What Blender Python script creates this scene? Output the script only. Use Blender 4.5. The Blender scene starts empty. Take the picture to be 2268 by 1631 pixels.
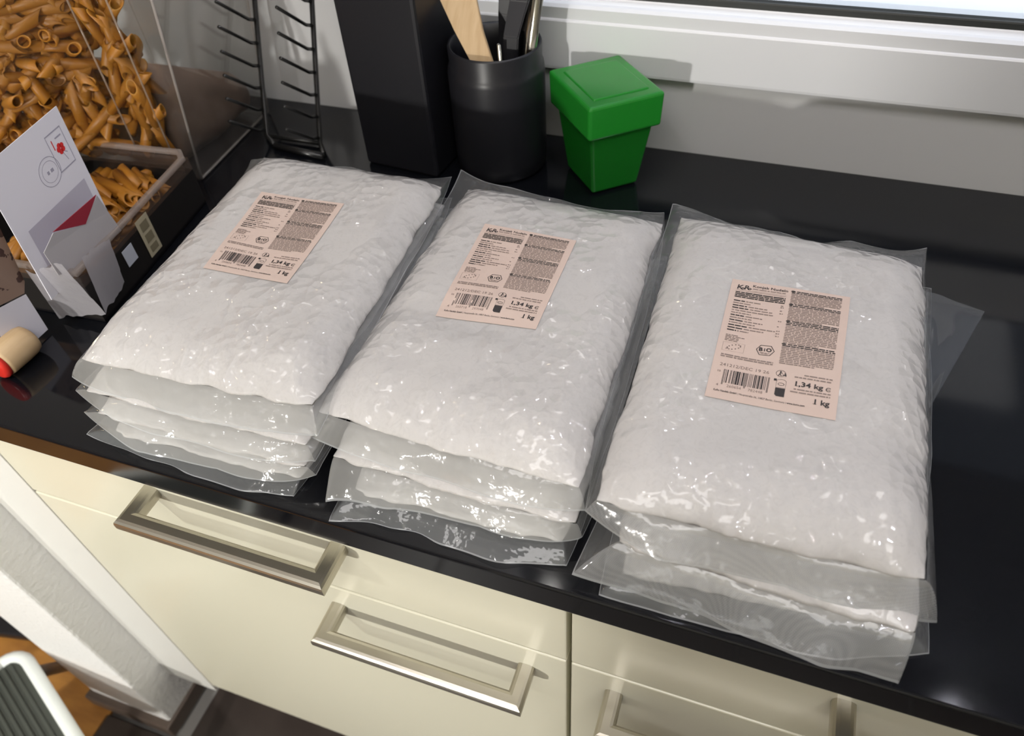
import bpy, bmesh, math, random
import numpy as np
from mathutils import Vector, Matrix

random.seed(7)
rng = np.random.default_rng(11)
SC = bpy.context.scene
COL = SC.collection

# ------------------------------------------------------------------ camera
cam_d = bpy.data.cameras.new('camera')
cam = bpy.data.objects.new('camera', cam_d)
COL.objects.link(cam)
CR = [[0.942946, 0.328695, -0.053028], [0.205718, -0.700414, -0.683448], [-0.261788, 0.633545, -0.728071]]
mw = Matrix.Identity(4)
for i in range(3):
    mw[i][0] = CR[0][i]; mw[i][1] = -CR[1][i]; mw[i][2] = -CR[2][i]
mw[0][3], mw[1][3], mw[2][3] = 0.0, -0.23684, 0.49756
cam.matrix_world = mw
cam_d.sensor_width = 36.0
cam_d.lens = 26.37
cam_d.clip_start = 0.01
cam_d.dof.use_dof = True
cam_d.dof.focus_distance = 0.62
cam_d.dof.aperture_fstop = 6.5
SC.camera = cam

# ------------------------------------------------------------------ world, lights, exposure
SC.view_settings.view_transform = 'Standard'
SC.view_settings.look = 'None'
SC.view_settings.exposure = 0.0
SC.view_settings.gamma = 1.0
SC.view_settings.use_curve_mapping = False
SC.cycles.max_bounces = 10
SC.cycles.transparent_max_bounces = 24
SC.cycles.caustics_reflective = False
SC.cycles.caustics_refractive = False
SC.cycles.sample_clamp_indirect = 6.0

w = bpy.data.worlds.new('overcast_sky'); SC.world = w; w.use_nodes = True
w.node_tree.nodes['Background'].inputs[0].default_value = (0.80, 0.88, 1.0, 1)
w.node_tree.nodes['Background'].inputs[1].default_value = 6.0

def area(name, loc, target, size, power, color, shape='DISK', size_y=None):
    d = bpy.data.lights.new(name, 'AREA'); d.shape = shape; d.size = size
    if size_y: d.size_y = size_y
    d.energy = power; d.color = color
    o = bpy.data.objects.new(name, d); COL.objects.link(o)
    o.location = loc
    o.rotation_euler = (Vector(target) - Vector(loc)).to_track_quat('-Z', 'Y').to_euler()
    return o
area('living_room_lamp', (-0.74, -2.15, 0.13), (-0.25, 0.3, 0.05), 0.085, 30, (1.0, 0.97, 0.91))
ld = bpy.data.lights.new('wall_end_fill_spot', 'SPOT'); ld.energy = 115; ld.color = (1.0, 1.0, 0.95); ld.spot_size = math.radians(46); ld.spot_blend = 0.7; ld.shadow_soft_size = 0.06  # spot added to brighten the wall end, left floor and cabinets
lo = bpy.data.objects.new('wall_end_fill_spot', ld); COL.objects.link(lo); lo.location = (-1.25, -1.55, 1.50)
lo.rotation_euler = (Vector((-0.95, -0.1, -0.65)) - Vector((-1.25, -1.55, 1.50))).to_track_quat('-Z', 'Y').to_euler()
area('ceiling_fill', (0.15, -0.90, 1.585), (0.15, -0.80, 0.0), 1.7, 19.0, (1.0, 0.968, 0.95), 'RECTANGLE', 0.6)  # broad soft fill added under the ceiling to lift the shadows
for sx, sy, sp in ((-0.50, -0.50, 2.0), (0.62, -0.50, 2.0), (-0.34, 0.47, 1.7), (0.02, 0.48, 1.7), (0.38, 0.48, 2.0), (0.74, 0.48, 2.0)):  # back row of spots added so the pouch film catches sparkles
    area('sparkle_spot', (sx, sy, 1.57), (sx * 0.4, 0.22, 0), 0.045, sp, (1.0, 0.96, 0.92) if sx < -0.1 else (0.90, 0.89, 1.0))
area('table_lamp', (-1.20, 0.16, 0.36), (-0.80, 0.27, 0.18), 0.08, 0.35, (1.0, 0.80, 0.48))
pt = area('window_daylight', (0.6, 0.70, 0.90), (0.6, 0.0, 0.5), 2.1, 1, (1, 1, 1), 'RECTANGLE', 1.3)
pt.data.cycles.is_portal = True

# ------------------------------------------------------------------ materials
def nodes(m):
    m.use_nodes = True
    return m.node_tree.nodes, m.node_tree.links
MATS = {}
def mat(name, color, rough=0.5, metal=0.0, coat=0.0, coat_rough=0.05, spec=0.5, bump=None, var=None, sss=0.0, ior=None, coat_bump=None):
    if name in MATS: return MATS[name]
    m = bpy.data.materials.new(name); n, l = nodes(m); b = n['Principled BSDF']
    b.inputs['Base Color'].default_value = (*color, 1)
    b.inputs['Roughness'].default_value = rough
    b.inputs['Metallic'].default_value = metal
    b.inputs['Coat Weight'].default_value = coat
    b.inputs['Coat Roughness'].default_value = coat_rough
    b.inputs['Specular IOR Level'].default_value = spec
    if ior: b.inputs['IOR'].default_value = ior
    if sss:
        b.inputs['Subsurface Weight'].default_value = sss
        b.inputs['Subsurface Radius'].default_value = (0.012, 0.012, 0.012)
        b.inputs['Subsurface Scale'].default_value = 1.0
    tc = n.new('ShaderNodeTexCoord')
    if var:   # (scale, dark colour, low, high, stretch)
        t = n.new('ShaderNodeTexNoise'); t.inputs['Scale'].default_value = var[0]; t.inputs['Detail'].default_value = 4
        mp = n.new('ShaderNodeMapping'); mp.inputs['Scale'].default_value = var[4] if len(var) > 4 else (1, 1, 1)
        l.new(tc.outputs['Object'], mp.inputs[0]); l.new(mp.outputs[0], t.inputs['Vector'])
        r = n.new('ShaderNodeValToRGB')
        r.color_ramp.elements[0].position = var[2]; r.color_ramp.elements[1].position = var[3]
        r.color_ramp.elements[0].color = (*var[1], 1); r.color_ramp.elements[1].color = (*color, 1)
        l.new(t.outputs['Fac'], r.inputs[0]); l.new(r.outputs[0], b.inputs['Base Color'])
    def mkbump(bp):
        t = n.new('ShaderNodeTexNoise'); t.inputs['Scale'].default_value = bp[0]; t.inputs['Detail'].default_value = 3
        l.new(tc.outputs['Object'], t.inputs['Vector'])
        bu = n.new('ShaderNodeBump'); bu.inputs['Strength'].default_value = bp[1]; bu.inputs['Distance'].default_value = bp[2]
        l.new(t.outputs['Fac'], bu.inputs['Height'])
        return bu
    if bump: l.new(mkbump(bump).outputs[0], b.inputs['Normal'])
    if coat_bump: l.new(mkbump(coat_bump).outputs[0], b.inputs['Coat Normal'])
    MATS[name] = m
    return m

def film_mat(name, haze, tint, rough=0.06, bump=(60, 0.5, 0.004), gloss=1.35, weave=False):
    if name in MATS: return MATS[name]
    m = bpy.data.materials.new(name); n, l = nodes(m)
    n.remove(n['Principled BSDF']); out = n['Material Output']
    tr = n.new('ShaderNodeBsdfTransparent'); tr.inputs[0].default_value = (0.96, 0.97, 0.97, 1)
    df = n.new('ShaderNodeBsdfDiffuse'); df.inputs[0].default_value = (*tint, 1)
    tl = n.new('ShaderNodeBsdfTranslucent'); tl.inputs[0].default_value = (*tint, 1)
    md = n.new('ShaderNodeMixShader'); md.inputs[0].default_value = 0.35
    l.new(df.outputs[0], md.inputs[1]); l.new(tl.outputs[0], md.inputs[2])
    m1 = n.new('ShaderNodeMixShader'); m1.inputs[0].default_value = haze
    l.new(tr.outputs[0], m1.inputs[1]); l.new(md.outputs[0], m1.inputs[2])
    gl = n.new('ShaderNodeBsdfGlossy'); gl.inputs['Roughness'].default_value = rough
    fr = n.new('ShaderNodeLayerWeight'); fr.inputs['Blend'].default_value = 0.5
    pw = n.new('ShaderNodeMath'); pw.operation = 'POWER'; pw.inputs[1].default_value = 4.0
    l.new(fr.outputs['Facing'], pw.inputs[0])
    f0 = ((gloss - 1) / (gloss + 1)) ** 2
    ma = n.new('ShaderNodeMath'); ma.operation = 'MULTIPLY_ADD'; ma.inputs[1].default_value = 0.55; ma.inputs[2].default_value = f0 * 1.6
    l.new(pw.outputs[0], ma.inputs[0])
    m2 = n.new('ShaderNodeMixShader')
    l.new(ma.outputs[0], m2.inputs[0]); l.new(m1.outputs[0], m2.inputs[1]); l.new(gl.outputs[0], m2.inputs[2])
    l.new(m2.outputs[0], out.inputs[0])
    tc = n.new('ShaderNodeTexCoord')
    if weave:
        mp = n.new('ShaderNodeMapping'); mp.inputs['Rotation'].default_value = (0, 0, 0.7); mp.inputs['Scale'].default_value = (1, 1, 1)
        ck = n.new('ShaderNodeTexChecker'); ck.inputs['Scale'].default_value = 1100
        l.new(tc.outputs['Object'], mp.inputs[0]); l.new(mp.outputs[0], ck.inputs['Vector'])
        mr = n.new('ShaderNodeMapRange'); mr.inputs['To Min'].default_value = haze * 0.85; mr.inputs['To Max'].default_value = min(1, haze * 1.15)
        l.new(ck.outputs['Fac'], mr.inputs[0]); l.new(mr.outputs[0], m1.inputs[0])
    if bump:
        t = n.new('ShaderNodeTexNoise'); t.inputs['Scale'].default_value = bump[0]; t.inputs['Detail'].default_value = 3
        l.new(tc.outputs['Object'], t.inputs['Vector'])
        bu = n.new('ShaderNodeBump'); bu.inputs['Strength'].default_value = bump[1]; bu.inputs['Distance'].default_value = bump[2]
        l.new(t.outputs['Fac'], bu.inputs['Height'])
        l.new(bu.outputs[0], gl.inputs['Normal']); l.new(bu.outputs[0], fr.inputs['Normal'])
    MATS[name] = m
    return m

def granite():
    m = bpy.data.materials.new('black_granite'); n, l = nodes(m); b = n['Principled BSDF']
    tc = n.new('ShaderNodeTexCoord')
    v = n.new('ShaderNodeTexVoronoi'); v.inputs['Scale'].default_value = 420
    l.new(tc.outputs['Object'], v.inputs['Vector'])
    r = n.new('ShaderNodeValToRGB'); r.color_ramp.elements[0].position = 0.0; r.color_ramp.elements[1].position = 0.16
    r.color_ramp.elements[0].color = (0.020, 0.020, 0.023, 1); r.color_ramp.elements[1].color = (0.0045, 0.0050, 0.0068, 1)
    l.new(v.outputs['Distance'], r.inputs[0])
    s = n.new('ShaderNodeTexNoise'); s.inputs['Scale'].default_value = 7; s.inputs['Detail'].default_value = 5
    l.new(tc.outputs['Object'], s.inputs['Vector'])
    mr = n.new('ShaderNodeMapRange'); mr.inputs['From Min'].default_value = 0.35; mr.inputs['From Max'].default_value = 0.7
    mr.inputs['To Min'].default_value = 0.05; mr.inputs['To Max'].default_value = 0.12
    l.new(s.outputs['Fac'], mr.inputs[0]); l.new(mr.outputs[0], b.inputs['Roughness'])
    l.new(r.outputs[0], b.inputs['Base Color'])
    b.inputs['Specular IOR Level'].default_value = 0.5
    return m

WHITE_PVC = mat('white_pvc', (0.71, 0.72, 0.745), 0.35)
WALL = mat('white_plaster', (0.74, 0.72, 0.69), 0.85, bump=(60, 0.25, 0.004))
ROUGH_WALL = mat('rough_plaster', (0.83, 0.83, 0.82), 0.9, bump=(120, 0.5, 0.005))
PANEL = mat('parapet_paint', (0.60, 0.60, 0.61), 0.6)
CREAM = mat('cream_lacquer', (0.75, 0.725, 0.585), 0.32, coat=0.3, coat_rough=0.15)
CARC = mat('cabinet_carcass', (0.30, 0.25, 0.13), 0.6)  # golden brown carcass, seen in the gaps between the fronts
STEEL = mat('brushed_nickel', (0.56, 0.53, 0.46), 0.32, metal=1.0)
GRANITE = granite()
TILE = mat('brown_floor_tile', (0.055, 0.042, 0.036), 0.35, var=(9, (0.035, 0.026, 0.022), 0.3, 0.7))
GROUT = mat('grey_grout', (0.20, 0.19, 0.18), 0.85)
PLANK = mat('orange_cork_floor', (0.50, 0.235, 0.05), 0.42, var=(14, (0.33, 0.14, 0.03), 0.3, 0.75, (1, 3, 1)))
SKIRT = mat('brown_skirting_tile', (0.10, 0.075, 0.06), 0.4)
BLACK = mat('black_matte_plastic', (0.010, 0.010, 0.013), 0.42, spec=0.4)
BLACK2 = mat('black_ceramic', (0.012, 0.012, 0.015), 0.36, spec=0.4)
BLACKWIRE = mat('black_coated_wire', (0.012, 0.012, 0.012), 0.25)
GREEN = mat('green_plastic', (0.012, 0.19, 0.018), 0.22, spec=0.5, sss=0.15)
WOOD = mat('beech_wood', (0.58, 0.42, 0.245), 0.55, var=(18, (0.47, 0.32, 0.17), 0.3, 0.7, (8, 1, 1)))
PENNE = mat('dry_pasta', (0.36, 0.140, 0.012), 0.45, sss=0.25)
PAPER = mat('white_envelope_paper', (0.66, 0.65, 0.72), 0.8)
GREYPAPER = mat('grey_paper', (0.42, 0.40, 0.42), 0.8)
RED = mat('dark_red_print', (0.26, 0.012, 0.03), 0.6)
INKGREY = mat('grey_ink', (0.33, 0.32, 0.40), 0.8)
INKRED = mat('red_ink', (0.62, 0.02, 0.02), 0.7)
INK = mat('black_ink', (0.035, 0.03, 0.03), 0.6)
INKSOFT = mat('small_print_ink', (0.27, 0.21, 0.185), 0.6)
LABEL = mat('salmon_paper_label', (0.68, 0.535, 0.465), 0.5, coat=0.6, coat_rough=0.12, coat_bump=(120, 0.35, 0.003))
RUBBER = mat('ribbed_rubber', (0.055, 0.062, 0.052), 0.6)
WHITE_METAL = mat('white_painted_steel', (0.80, 0.84, 0.82), 0.35)
GREY_METAL = mat('grey_steel', (0.22, 0.22, 0.23), 0.4, metal=0.6)
STICKER = mat('cream_sticker', (0.48, 0.43, 0.30), 0.6)
PASTA_BLUR = mat('brown_pasta_blur', (0.27, 0.185, 0.14), 0.55, var=(22, (0.19, 0.12, 0.085), 0.35, 0.7))  # brown tone standing for pasta blurred in the clear wall
BROWNPIC = mat('dark_date_print', (0.06, 0.03, 0.025), 0.5, var=(60, (0.25, 0.17, 0.13), 0.58, 0.42))
CLEAR = film_mat('clear_acrylic', 0.05, (0.55, 0.48, 0.44), 0.03, None, 1.5)
RIMCLEAR = film_mat('frosted_rim', 0.45, (0.50, 0.42, 0.38), 0.15, None, 1.5)
BAGFILM = film_mat('cellophane', 0.03, (0.42, 0.28, 0.16), 0.04, (25, 0.5, 0.01), 1.4)
FILM = film_mat('pouch_film', 0.15, (0.74, 0.75, 0.76), 0.10, (45, 0.5, 0.006), 1.45)
FILMW = film_mat('pouch_film_seal', 0.38, (0.74, 0.75, 0.76), 0.12, (45, 0.4, 0.004), 1.45, weave=True)
FILMF = film_mat('pouch_film_front', 0.34, (0.82, 0.82, 0.80), 0.10, (45, 0.5, 0.006), 1.45)
FILMB = film_mat('pouch_film_low', 0.22, (0.70, 0.73, 0.75), 0.09, (45, 0.5, 0.006), 1.45)
FILME = film_mat('film_cut_edge', 0.50, (0.78, 0.80, 0.82), 0.10, None, 1.45)
MILKFILM = film_mat('milky_film', 0.72, (0.56, 0.54, 0.58), 0.15, (40, 0.6, 0.01), 1.45)

def pouch_mat(name, base):
    m = bpy.data.materials.new(name); n, l = nodes(m); b = n['Principled BSDF']
    tc = n.new('ShaderNodeTexCoord')
    t = n.new('ShaderNodeTexNoise'); t.inputs['Scale'].default_value = 130; t.inputs['Detail'].default_value = 5; t.inputs['Distortion'].default_value = 2.5
    l.new(tc.outputs['Object'], t.inputs['Vector'])
    r = n.new('ShaderNodeValToRGB'); r.color_ramp.elements[0].position = 0.30; r.color_ramp.elements[1].position = 0.52
    r.color_ramp.elements[0].color = tuple(c * 0.93 for c in base) + (1,); r.color_ramp.elements[1].color = (*base, 1)
    l.new(t.outputs['Fac'], r.inputs[0]); l.new(r.outputs[0], b.inputs['Base Color'])
    b.inputs['Roughness'].default_value = 0.55
    b.inputs['Subsurface Weight'].default_value = 0.35
    b.inputs['Subsurface Radius'].default_value = (0.010, 0.010, 0.010); b.inputs['Subsurface Scale'].default_value = 1.0
    b.inputs['Coat Weight'].default_value = 1.0; b.inputs['Coat Roughness'].default_value = 0.05; b.inputs['Coat IOR'].default_value = 1.46
    # crumpled film: small facets whose tilt is strong in some patches and faint in others
    dn = n.new('ShaderNodeTexNoise'); dn.inputs['Scale'].default_value = 40
    l.new(tc.outputs['Object'], dn.inputs['Vector'])
    vm = n.new('ShaderNodeVectorMath'); vm.operation = 'MULTIPLY_ADD'; vm.inputs[1].default_value = (0.012, 0.012, 0.012)
    l.new(dn.outputs['Color'], vm.inputs[0]); l.new(tc.outputs['Object'], vm.inputs[2])
    n1 = n.new('ShaderNodeTexVoronoi'); n1.inputs['Scale'].default_value = 92
    l.new(vm.outputs[0], n1.inputs['Vector'])
    n2 = n.new('ShaderNodeTexNoise'); n2.inputs['Scale'].default_value = 20; n2.inputs['Detail'].default_value = 2
    l.new(tc.outputs['Object'], n2.inputs['Vector'])
    mr = n.new('ShaderNodeMapRange'); mr.inputs['From Min'].default_value = 0.44; mr.inputs['From Max'].default_value = 0.64; mr.inputs['To Min'].default_value = 0.03; mr.inputs['To Max'].default_value = 1.0
    l.new(n2.outputs['Fac'], mr.inputs[0])
    mu = n.new('ShaderNodeMath'); mu.operation = 'MULTIPLY'; l.new(n1.outputs['Distance'], mu.inputs[0]); l.new(mr.outputs[0], mu.inputs[1])
    b1 = n.new('ShaderNodeBump'); b1.inputs['Strength'].default_value = 1.0; b1.inputs['Distance'].default_value = 0.0100
    l.new(mu.outputs[0], b1.inputs['Height'])
    l.new(b1.outputs[0], b.inputs['Coat Normal'])
    return m
POUCH = pouch_mat('noodle_pouch', (0.575, 0.558, 0.548))

# ------------------------------------------------------------------ mesh helpers
def link_mesh(name, me, m, parent=None):
    o = bpy.data.objects.new(name, me); COL.objects.link(o)
    if m is not None:
        for mm in (m if isinstance(m, (list, tuple)) else [m]): me.materials.append(mm)
    if parent is not None: o.parent = parent
    return o
def from_bm(name, bm, m, parent=None, smooth=False):
    bmesh.ops.recalc_face_normals(bm, faces=bm.faces)
    me = bpy.data.meshes.new(name); bm.to_mesh(me); bm.free()
    if smooth:
        for p in me.polygons: p.use_smooth = True
    return link_mesh(name, me, m, parent)
def pyd(name, v, f, m, parent=None, smooth=False):
    me = bpy.data.meshes.new(name); me.from_pydata([tuple(map(float, q)) for q in v], [], f); me.update()
    if smooth: me.polygons.foreach_set('use_smooth', [True] * len(me.polygons))
    return link_mesh(name, me, m, parent)
def tag(o, label, cat, group=None):
    o['label'] = label; o['category'] = cat
    if group: o['group'] = group
    return o
def struct(o):
    o['kind'] = 'structure'; return o
def empty(name, loc, label, cat, group=None, rz=0.0):
    o = bpy.data.objects.new(name, None); COL.objects.link(o); o.location = loc; o.rotation_euler = (0, 0, rz)
    o.empty_display_size = 0.02
    return tag(o, label, cat, group)
def adopt(o, root):
    """child keeps its world placement (mesh built in world coordinates)"""
    o.parent = root
    o.matrix_parent_inverse = root.matrix_basis.inverted()
    return o
def bm_box(bm, x0, x1, y0, y1, z0, z1, bev=0.0, seg=2):
    r = bmesh.ops.create_cube(bm, size=1.0)
    vs = r['verts']
    for v in vs:
        v.co = Vector(((x0 + x1) / 2 + v.co.x * (x1 - x0), (y0 + y1) / 2 + v.co.y * (y1 - y0), (z0 + z1) / 2 + v.co.z * (z1 - z0)))
    if bev > 0:
        es = list({e for v in vs for e in v.link_edges})
        bmesh.ops.bevel(bm, geom=es, offset=bev, segments=seg, profile=0.5, affect='EDGES')
    return bm
def box(name, x0, x1, y0, y1, z0, z1, m, parent=None, bev=0.0, seg=2):
    bm = bmesh.new(); bm_box(bm, x0, x1, y0, y1, z0, z1, bev, seg)
    return from_bm(name, bm, m, parent)
def sweep(bm, path, prof, up=(0, 0, 1), cap=True):
    """profile (list of 2D points) along a polyline with mitred corners"""
    P = [Vector(p) for p in path]; n = len(P); rings = []
    for i in range(n):
        d0 = (P[i] - P[i - 1]).normalized() if i > 0 else (P[1] - P[0]).normalized()
        d1 = (P[i + 1] - P[i]).normalized() if i < n - 1 else d0
        t = (d0 + d1)
        t = t.normalized() if t.length > 1e-6 else d0
        u = Vector(up); s0 = d0.cross(u).normalized(); u0 = s0.cross(d0).normalized()
        ring = []
        for a, b in prof:
            q = P[i] + s0 * a + u0 * b
            k = (P[i] - q).dot(t) / max(1e-4, d0.dot(t))      # slide along d0 to the mitre plane
            ring.append(bm.verts.new(q + d0 * k))
        rings.append(ring)
    m = len(prof)
    for i in range(n - 1):
        for j in range(m):
            bm.faces.new((rings[i][j], rings[i][(j + 1) % m], rings[i + 1][(j + 1) % m], rings[i + 1][j]))
    if cap:
        bm.faces.new(rings[0][::-1]); bm.faces.new(rings[-1])
    return bm
def circ(r, n=10): return [(r * math.cos(2 * math.pi * k / n), r * math.sin(2 * math.pi * k / n)) for k in range(n)]
def rrect(w, h, r, n=3):
    out = []
    for cx, cy, a0 in ((w / 2 - r, h / 2 - r, 0), (-w / 2 + r, h / 2 - r, 90), (-w / 2 + r, -h / 2 + r, 180), (w / 2 - r, -h / 2 + r, 270)):
        for k in range(n + 1):
            a = math.radians(a0 + 90 * k / n); out.append((cx + r * math.cos(a), cy + r * math.sin(a)))
    return out
def tube(name, path, r, m, parent=None, n=10, up=(0.3, 0.2, 1)):
    bm = bmesh.new(); sweep(bm, path, circ(r, n), up)
    return from_bm(name, bm, m, parent, True)
def lathe(bm, prof, n=48, cap0=True, cap1=True):
    rings = []
    for r, z in prof:
        rings.append([bm.verts.new((r * math.cos(2 * math.pi * k / n), r * math.sin(2 * math.pi * k / n), z)) for k in range(n)])
    for a, b in zip(rings, rings[1:]):
        for k in range(n): bm.faces.new((a[k], a[(k + 1) % n], b[(k + 1) % n], b[k]))
    if cap0: bm.faces.new(rings[0][::-1])
    if cap1: bm.faces.new(rings[-1])
    return bm
def plate(bm, quad, th, nrm=None):
    """thin solid from a 3D quad"""
    q = [Vector(p) for p in quad]
    nn = Vector(nrm) if nrm else (q[1] - q[0]).cross(q[3] - q[0]).normalized()
    a = [bm.verts.new(p + nn * th / 2) for p in q]; b = [bm.verts.new(p - nn * th / 2) for p in q]
    bm.faces.new(a); bm.faces.new(b[::-1])
    k = len(q)
    for i in range(k): bm.faces.new((a[i], b[i], b[(i + 1) % k], a[(i + 1) % k]))
    return bm

# value noise (vectorised)
def vnoise(x, y, seed=0):
    xi = np.floor(x).astype(np.int64); yi = np.floor(y).astype(np.int64)
    fx = x - xi; fy = y - yi
    fx = fx * fx * (3 - 2 * fx); fy = fy * fy * (3 - 2 * fy)
    def hsh(a, b):
        n = (a * 374761393 + b * 668265263 + seed * 1442695041) & 0xffffffff
        n = ((n ^ (n >> 13)) * 1274126177) & 0xffffffff
        return ((n ^ (n >> 16)) & 0xffff) / 65535.0
    a = hsh(xi, yi); b = hsh(xi + 1, yi); c = hsh(xi, yi + 1); d = hsh(xi + 1, yi + 1)
    return (a * (1 - fx) + b * fx) * (1 - fy) + (c * (1 - fx) + d * fx) * fy
def fbm(x, y, seed=0, o=3):
    s = 0; a = 0.5; t = 0
    for k in range(o):
        s = s + a * vnoise(x, y, seed + k * 17); t += a; x = x * 2.03; y = y * 2.03; a *= 0.5
    return s / t
def ridge(x, y, seed=0, o=3):
    s = 0; a = 0.5; t = 0
    for k in range(o):
        s = s + a * (1 - np.abs(2 * vnoise(x, y, seed + k * 13) - 1)) ** 3; t += a; x = x * 2.1 + 3; y = y * 2.1 - 5; a *= 0.5
    return s / t

# ------------------------------------------------------------------ room shell
FZ = -0.90
fl = struct(box('floor', -3.2, 2.4, -4.2, 0.7, FZ - 0.06, FZ - 0.006, GROUT))
def tile_mesh(w_, d_):
    bm = bmesh.new(); bm_box(bm, 0, w_, 0, d_, -0.012, 0, 0.0015, 1)
    bmesh.ops.recalc_face_normals(bm, faces=bm.faces)
    me = bpy.data.meshes.new('tile'); bm.to_mesh(me); bm.free(); me.materials.append(TILE); return me
T = 0.30; G = 0.006
tm = tile_mesh(T - G, T - G); tn = tile_mesh(0.17 - G, T - G)
for i in range(-1, 5):
    for j in range(0, 5):
        o = bpy.data.objects.new('tile', tn if i < 0 else tm); COL.objects.link(o); o.parent = fl
        o.location = (-0.932 if i < 0 else -0.762 + i * T + G / 2, -0.05 - j * T - T + G / 2 + 0.0, FZ)
for i in range(0, 5):
    o = bpy.data.objects.new('tile', tm); COL.objects.link(o); o.parent = fl
    o.location = (-0.762 + i * T + G / 2, -0.05 + G / 2, FZ)
bm = bmesh.new(); bm_box(bm, 0, 2.15, 0, 0.137, -0.012, 0, 0.001, 1); bmesh.ops.recalc_face_normals(bm, faces=bm.faces)
pm = bpy.data.meshes.new('floor_board'); bm.to_mesh(pm); bm.free(); pm.materials.append(PLANK)
for j in range(-16, 5):
    o = bpy.data.objects.new('floor_board', pm); COL.objects.link(o); o.parent = fl
    o.location = (-3.1 + 0.012 * (j % 3), j * 0.1378 + 0.02, FZ)
struct(box('ceiling', -3.2, 2.4, -4.2, 0.7, 1.60, 1.66, WALL))
# back wall: parapet, strip left of the window, piers and lintel around the opening
WX0, WX1, WZ0, WZ1 = -0.44, 1.75, 0.168, 1.45
bm = bmesh.new()
bm_box(bm, -3.2, WX0, 0.60, 0.70, FZ, 1.60)
bm_box(bm, WX0, 2.4, 0.60, 0.70, FZ, WZ0)
bm_box(bm, WX1, 2.4, 0.60, 0.70, WZ0, 1.60)
bm_box(bm, WX0, WX1, 0.60, 0.70, WZ1, 1.60)
struct(from_bm('wall_back', bm, PANEL))
struct(box('wall_right', 2.3, 2.4, -4.2, 0.7, FZ, 1.6, WALL))
struct(box('wall_front', -3.2, 2.4, -4.2, -4.1, FZ, 1.6, WALL))
wl = struct(box('wall_left', -0.962, -0.789, -0.0335, 0.60, FZ, -0.034, ROUGH_WALL, bev=0.004))
struct(box('wall_farleft', -3.2, -3.1, -4.2, 0.7, FZ, 1.6, WALL))
box('skirting', -0.968, -0.783, -0.0475, 0.60, FZ, -0.862, SKIRT, wl, 0.003)
# unseen cupboard-shaped blocker, added to shade the window frame towards the right
tu = empty('shade_blocker', (0.9, -1.25, FZ), 'unseen cupboard-shaped blocker added to shade the right side of the window frame', 'blocker')
adopt(box('carcass', -0.46, 2.25, -1.85, -1.27, FZ, 1.5, CREAM), tu)
for i in range(4):
    d = adopt(box('door', -0.455 + i * 0.67, 0.205 + i * 0.67, -1.27, -1.25, FZ + 0.1, 1.45, CREAM, bev=0.003), tu)

# window (extruded profile along x)
win = bpy.data.objects.new('window_1', None); COL.objects.link(win); struct(win)
prof = [(0.600, 0.094), (0.585, 0.094), (0.5845, 0.097), (0.5845, 0.1485), (0.5855, 0.150), (0.5868, 0.151), (0.5868, 0.163), (0.590, 0.166),
        (0.5935, 0.1668), (0.599, 0.170), (0.600, 0.1715), (0.640, 0.1725), (0.640, 0.094)]
bm = bmesh.new()
a = [bm.verts.new((WX0, y, z)) for y, z in prof]; b = [bm.verts.new((2.29, y, z)) for y, z in prof]
k = len(prof)
for i in range(k): bm.faces.new((a[i], a[(i + 1) % k], b[(i + 1) % k], b[i]))
bm.faces.new(a); bm.faces.new(b[::-1])
from_bm('window_frame', bm, WHITE_PVC, win)
box('window_frame', WX0, WX0 + 0.07, 0.592, 0.65, 0.166, WZ1, WHITE_PVC, win, 0.004)
box('window_frame', WX1 - 0.07, WX1, 0.592, 0.65, 0.166, WZ1, WHITE_PVC, win, 0.004)
box('window_frame', WX0, WX1, 0.592, 0.65, WZ1 - 0.07, WZ1, WHITE_PVC, win, 0.004)
box('window_gasket', WX0 + 0.07, WX1 - 0.07, 0.600, 0.611, 0.1695, 0.1790, mat('black_gasket', (0.02, 0.022, 0.02), 0.5), win, 0.002)
GLASS = film_mat('window_glass', 0.0, (0.5, 0.5, 0.5), 0.0, None, 1.45)
box('window_pane', WX0 + 0.07, WX1 - 0.07, 0.6112, 0.6172, 0.1735, WZ1 - 0.07, GLASS, win)
for k in range(16):  # unseen slats added to keep bright sky out of the worktop reflections
    box('sky_blocker_slat', WX0 + 0.03, WX1 - 0.03, 0.676, 0.688, 0.560 + k * 0.056, 0.614 + k * 0.056, mat('grey_sky_blocker', (0.16, 0.16, 0.17), 0.6), win, 0.004)
struct(box('trim_1', -0.43, 1.74, 0.6425, 0.98, 0.120, 0.171, mat('white_sill_metal', (0.86, 0.87, 0.86), 0.5)))
nb = box('neighbour_facade', -7, 9, 3.6, 3.9, -3, 5.4, mat('dark_render', (0.020, 0.020, 0.022), 0.9))
tag(nb, 'dark rendered neighbouring facade outside the window', 'building')

# ------------------------------------------------------------------ worktop and base cabinets
wt = box('worktop', -0.985, 2.28, 0.0, 0.599, -0.030, 0.0, GRANITE, None, 0.0022, 3)
tag(wt, 'long black polished stone worktop under the window', 'worktop')

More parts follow.
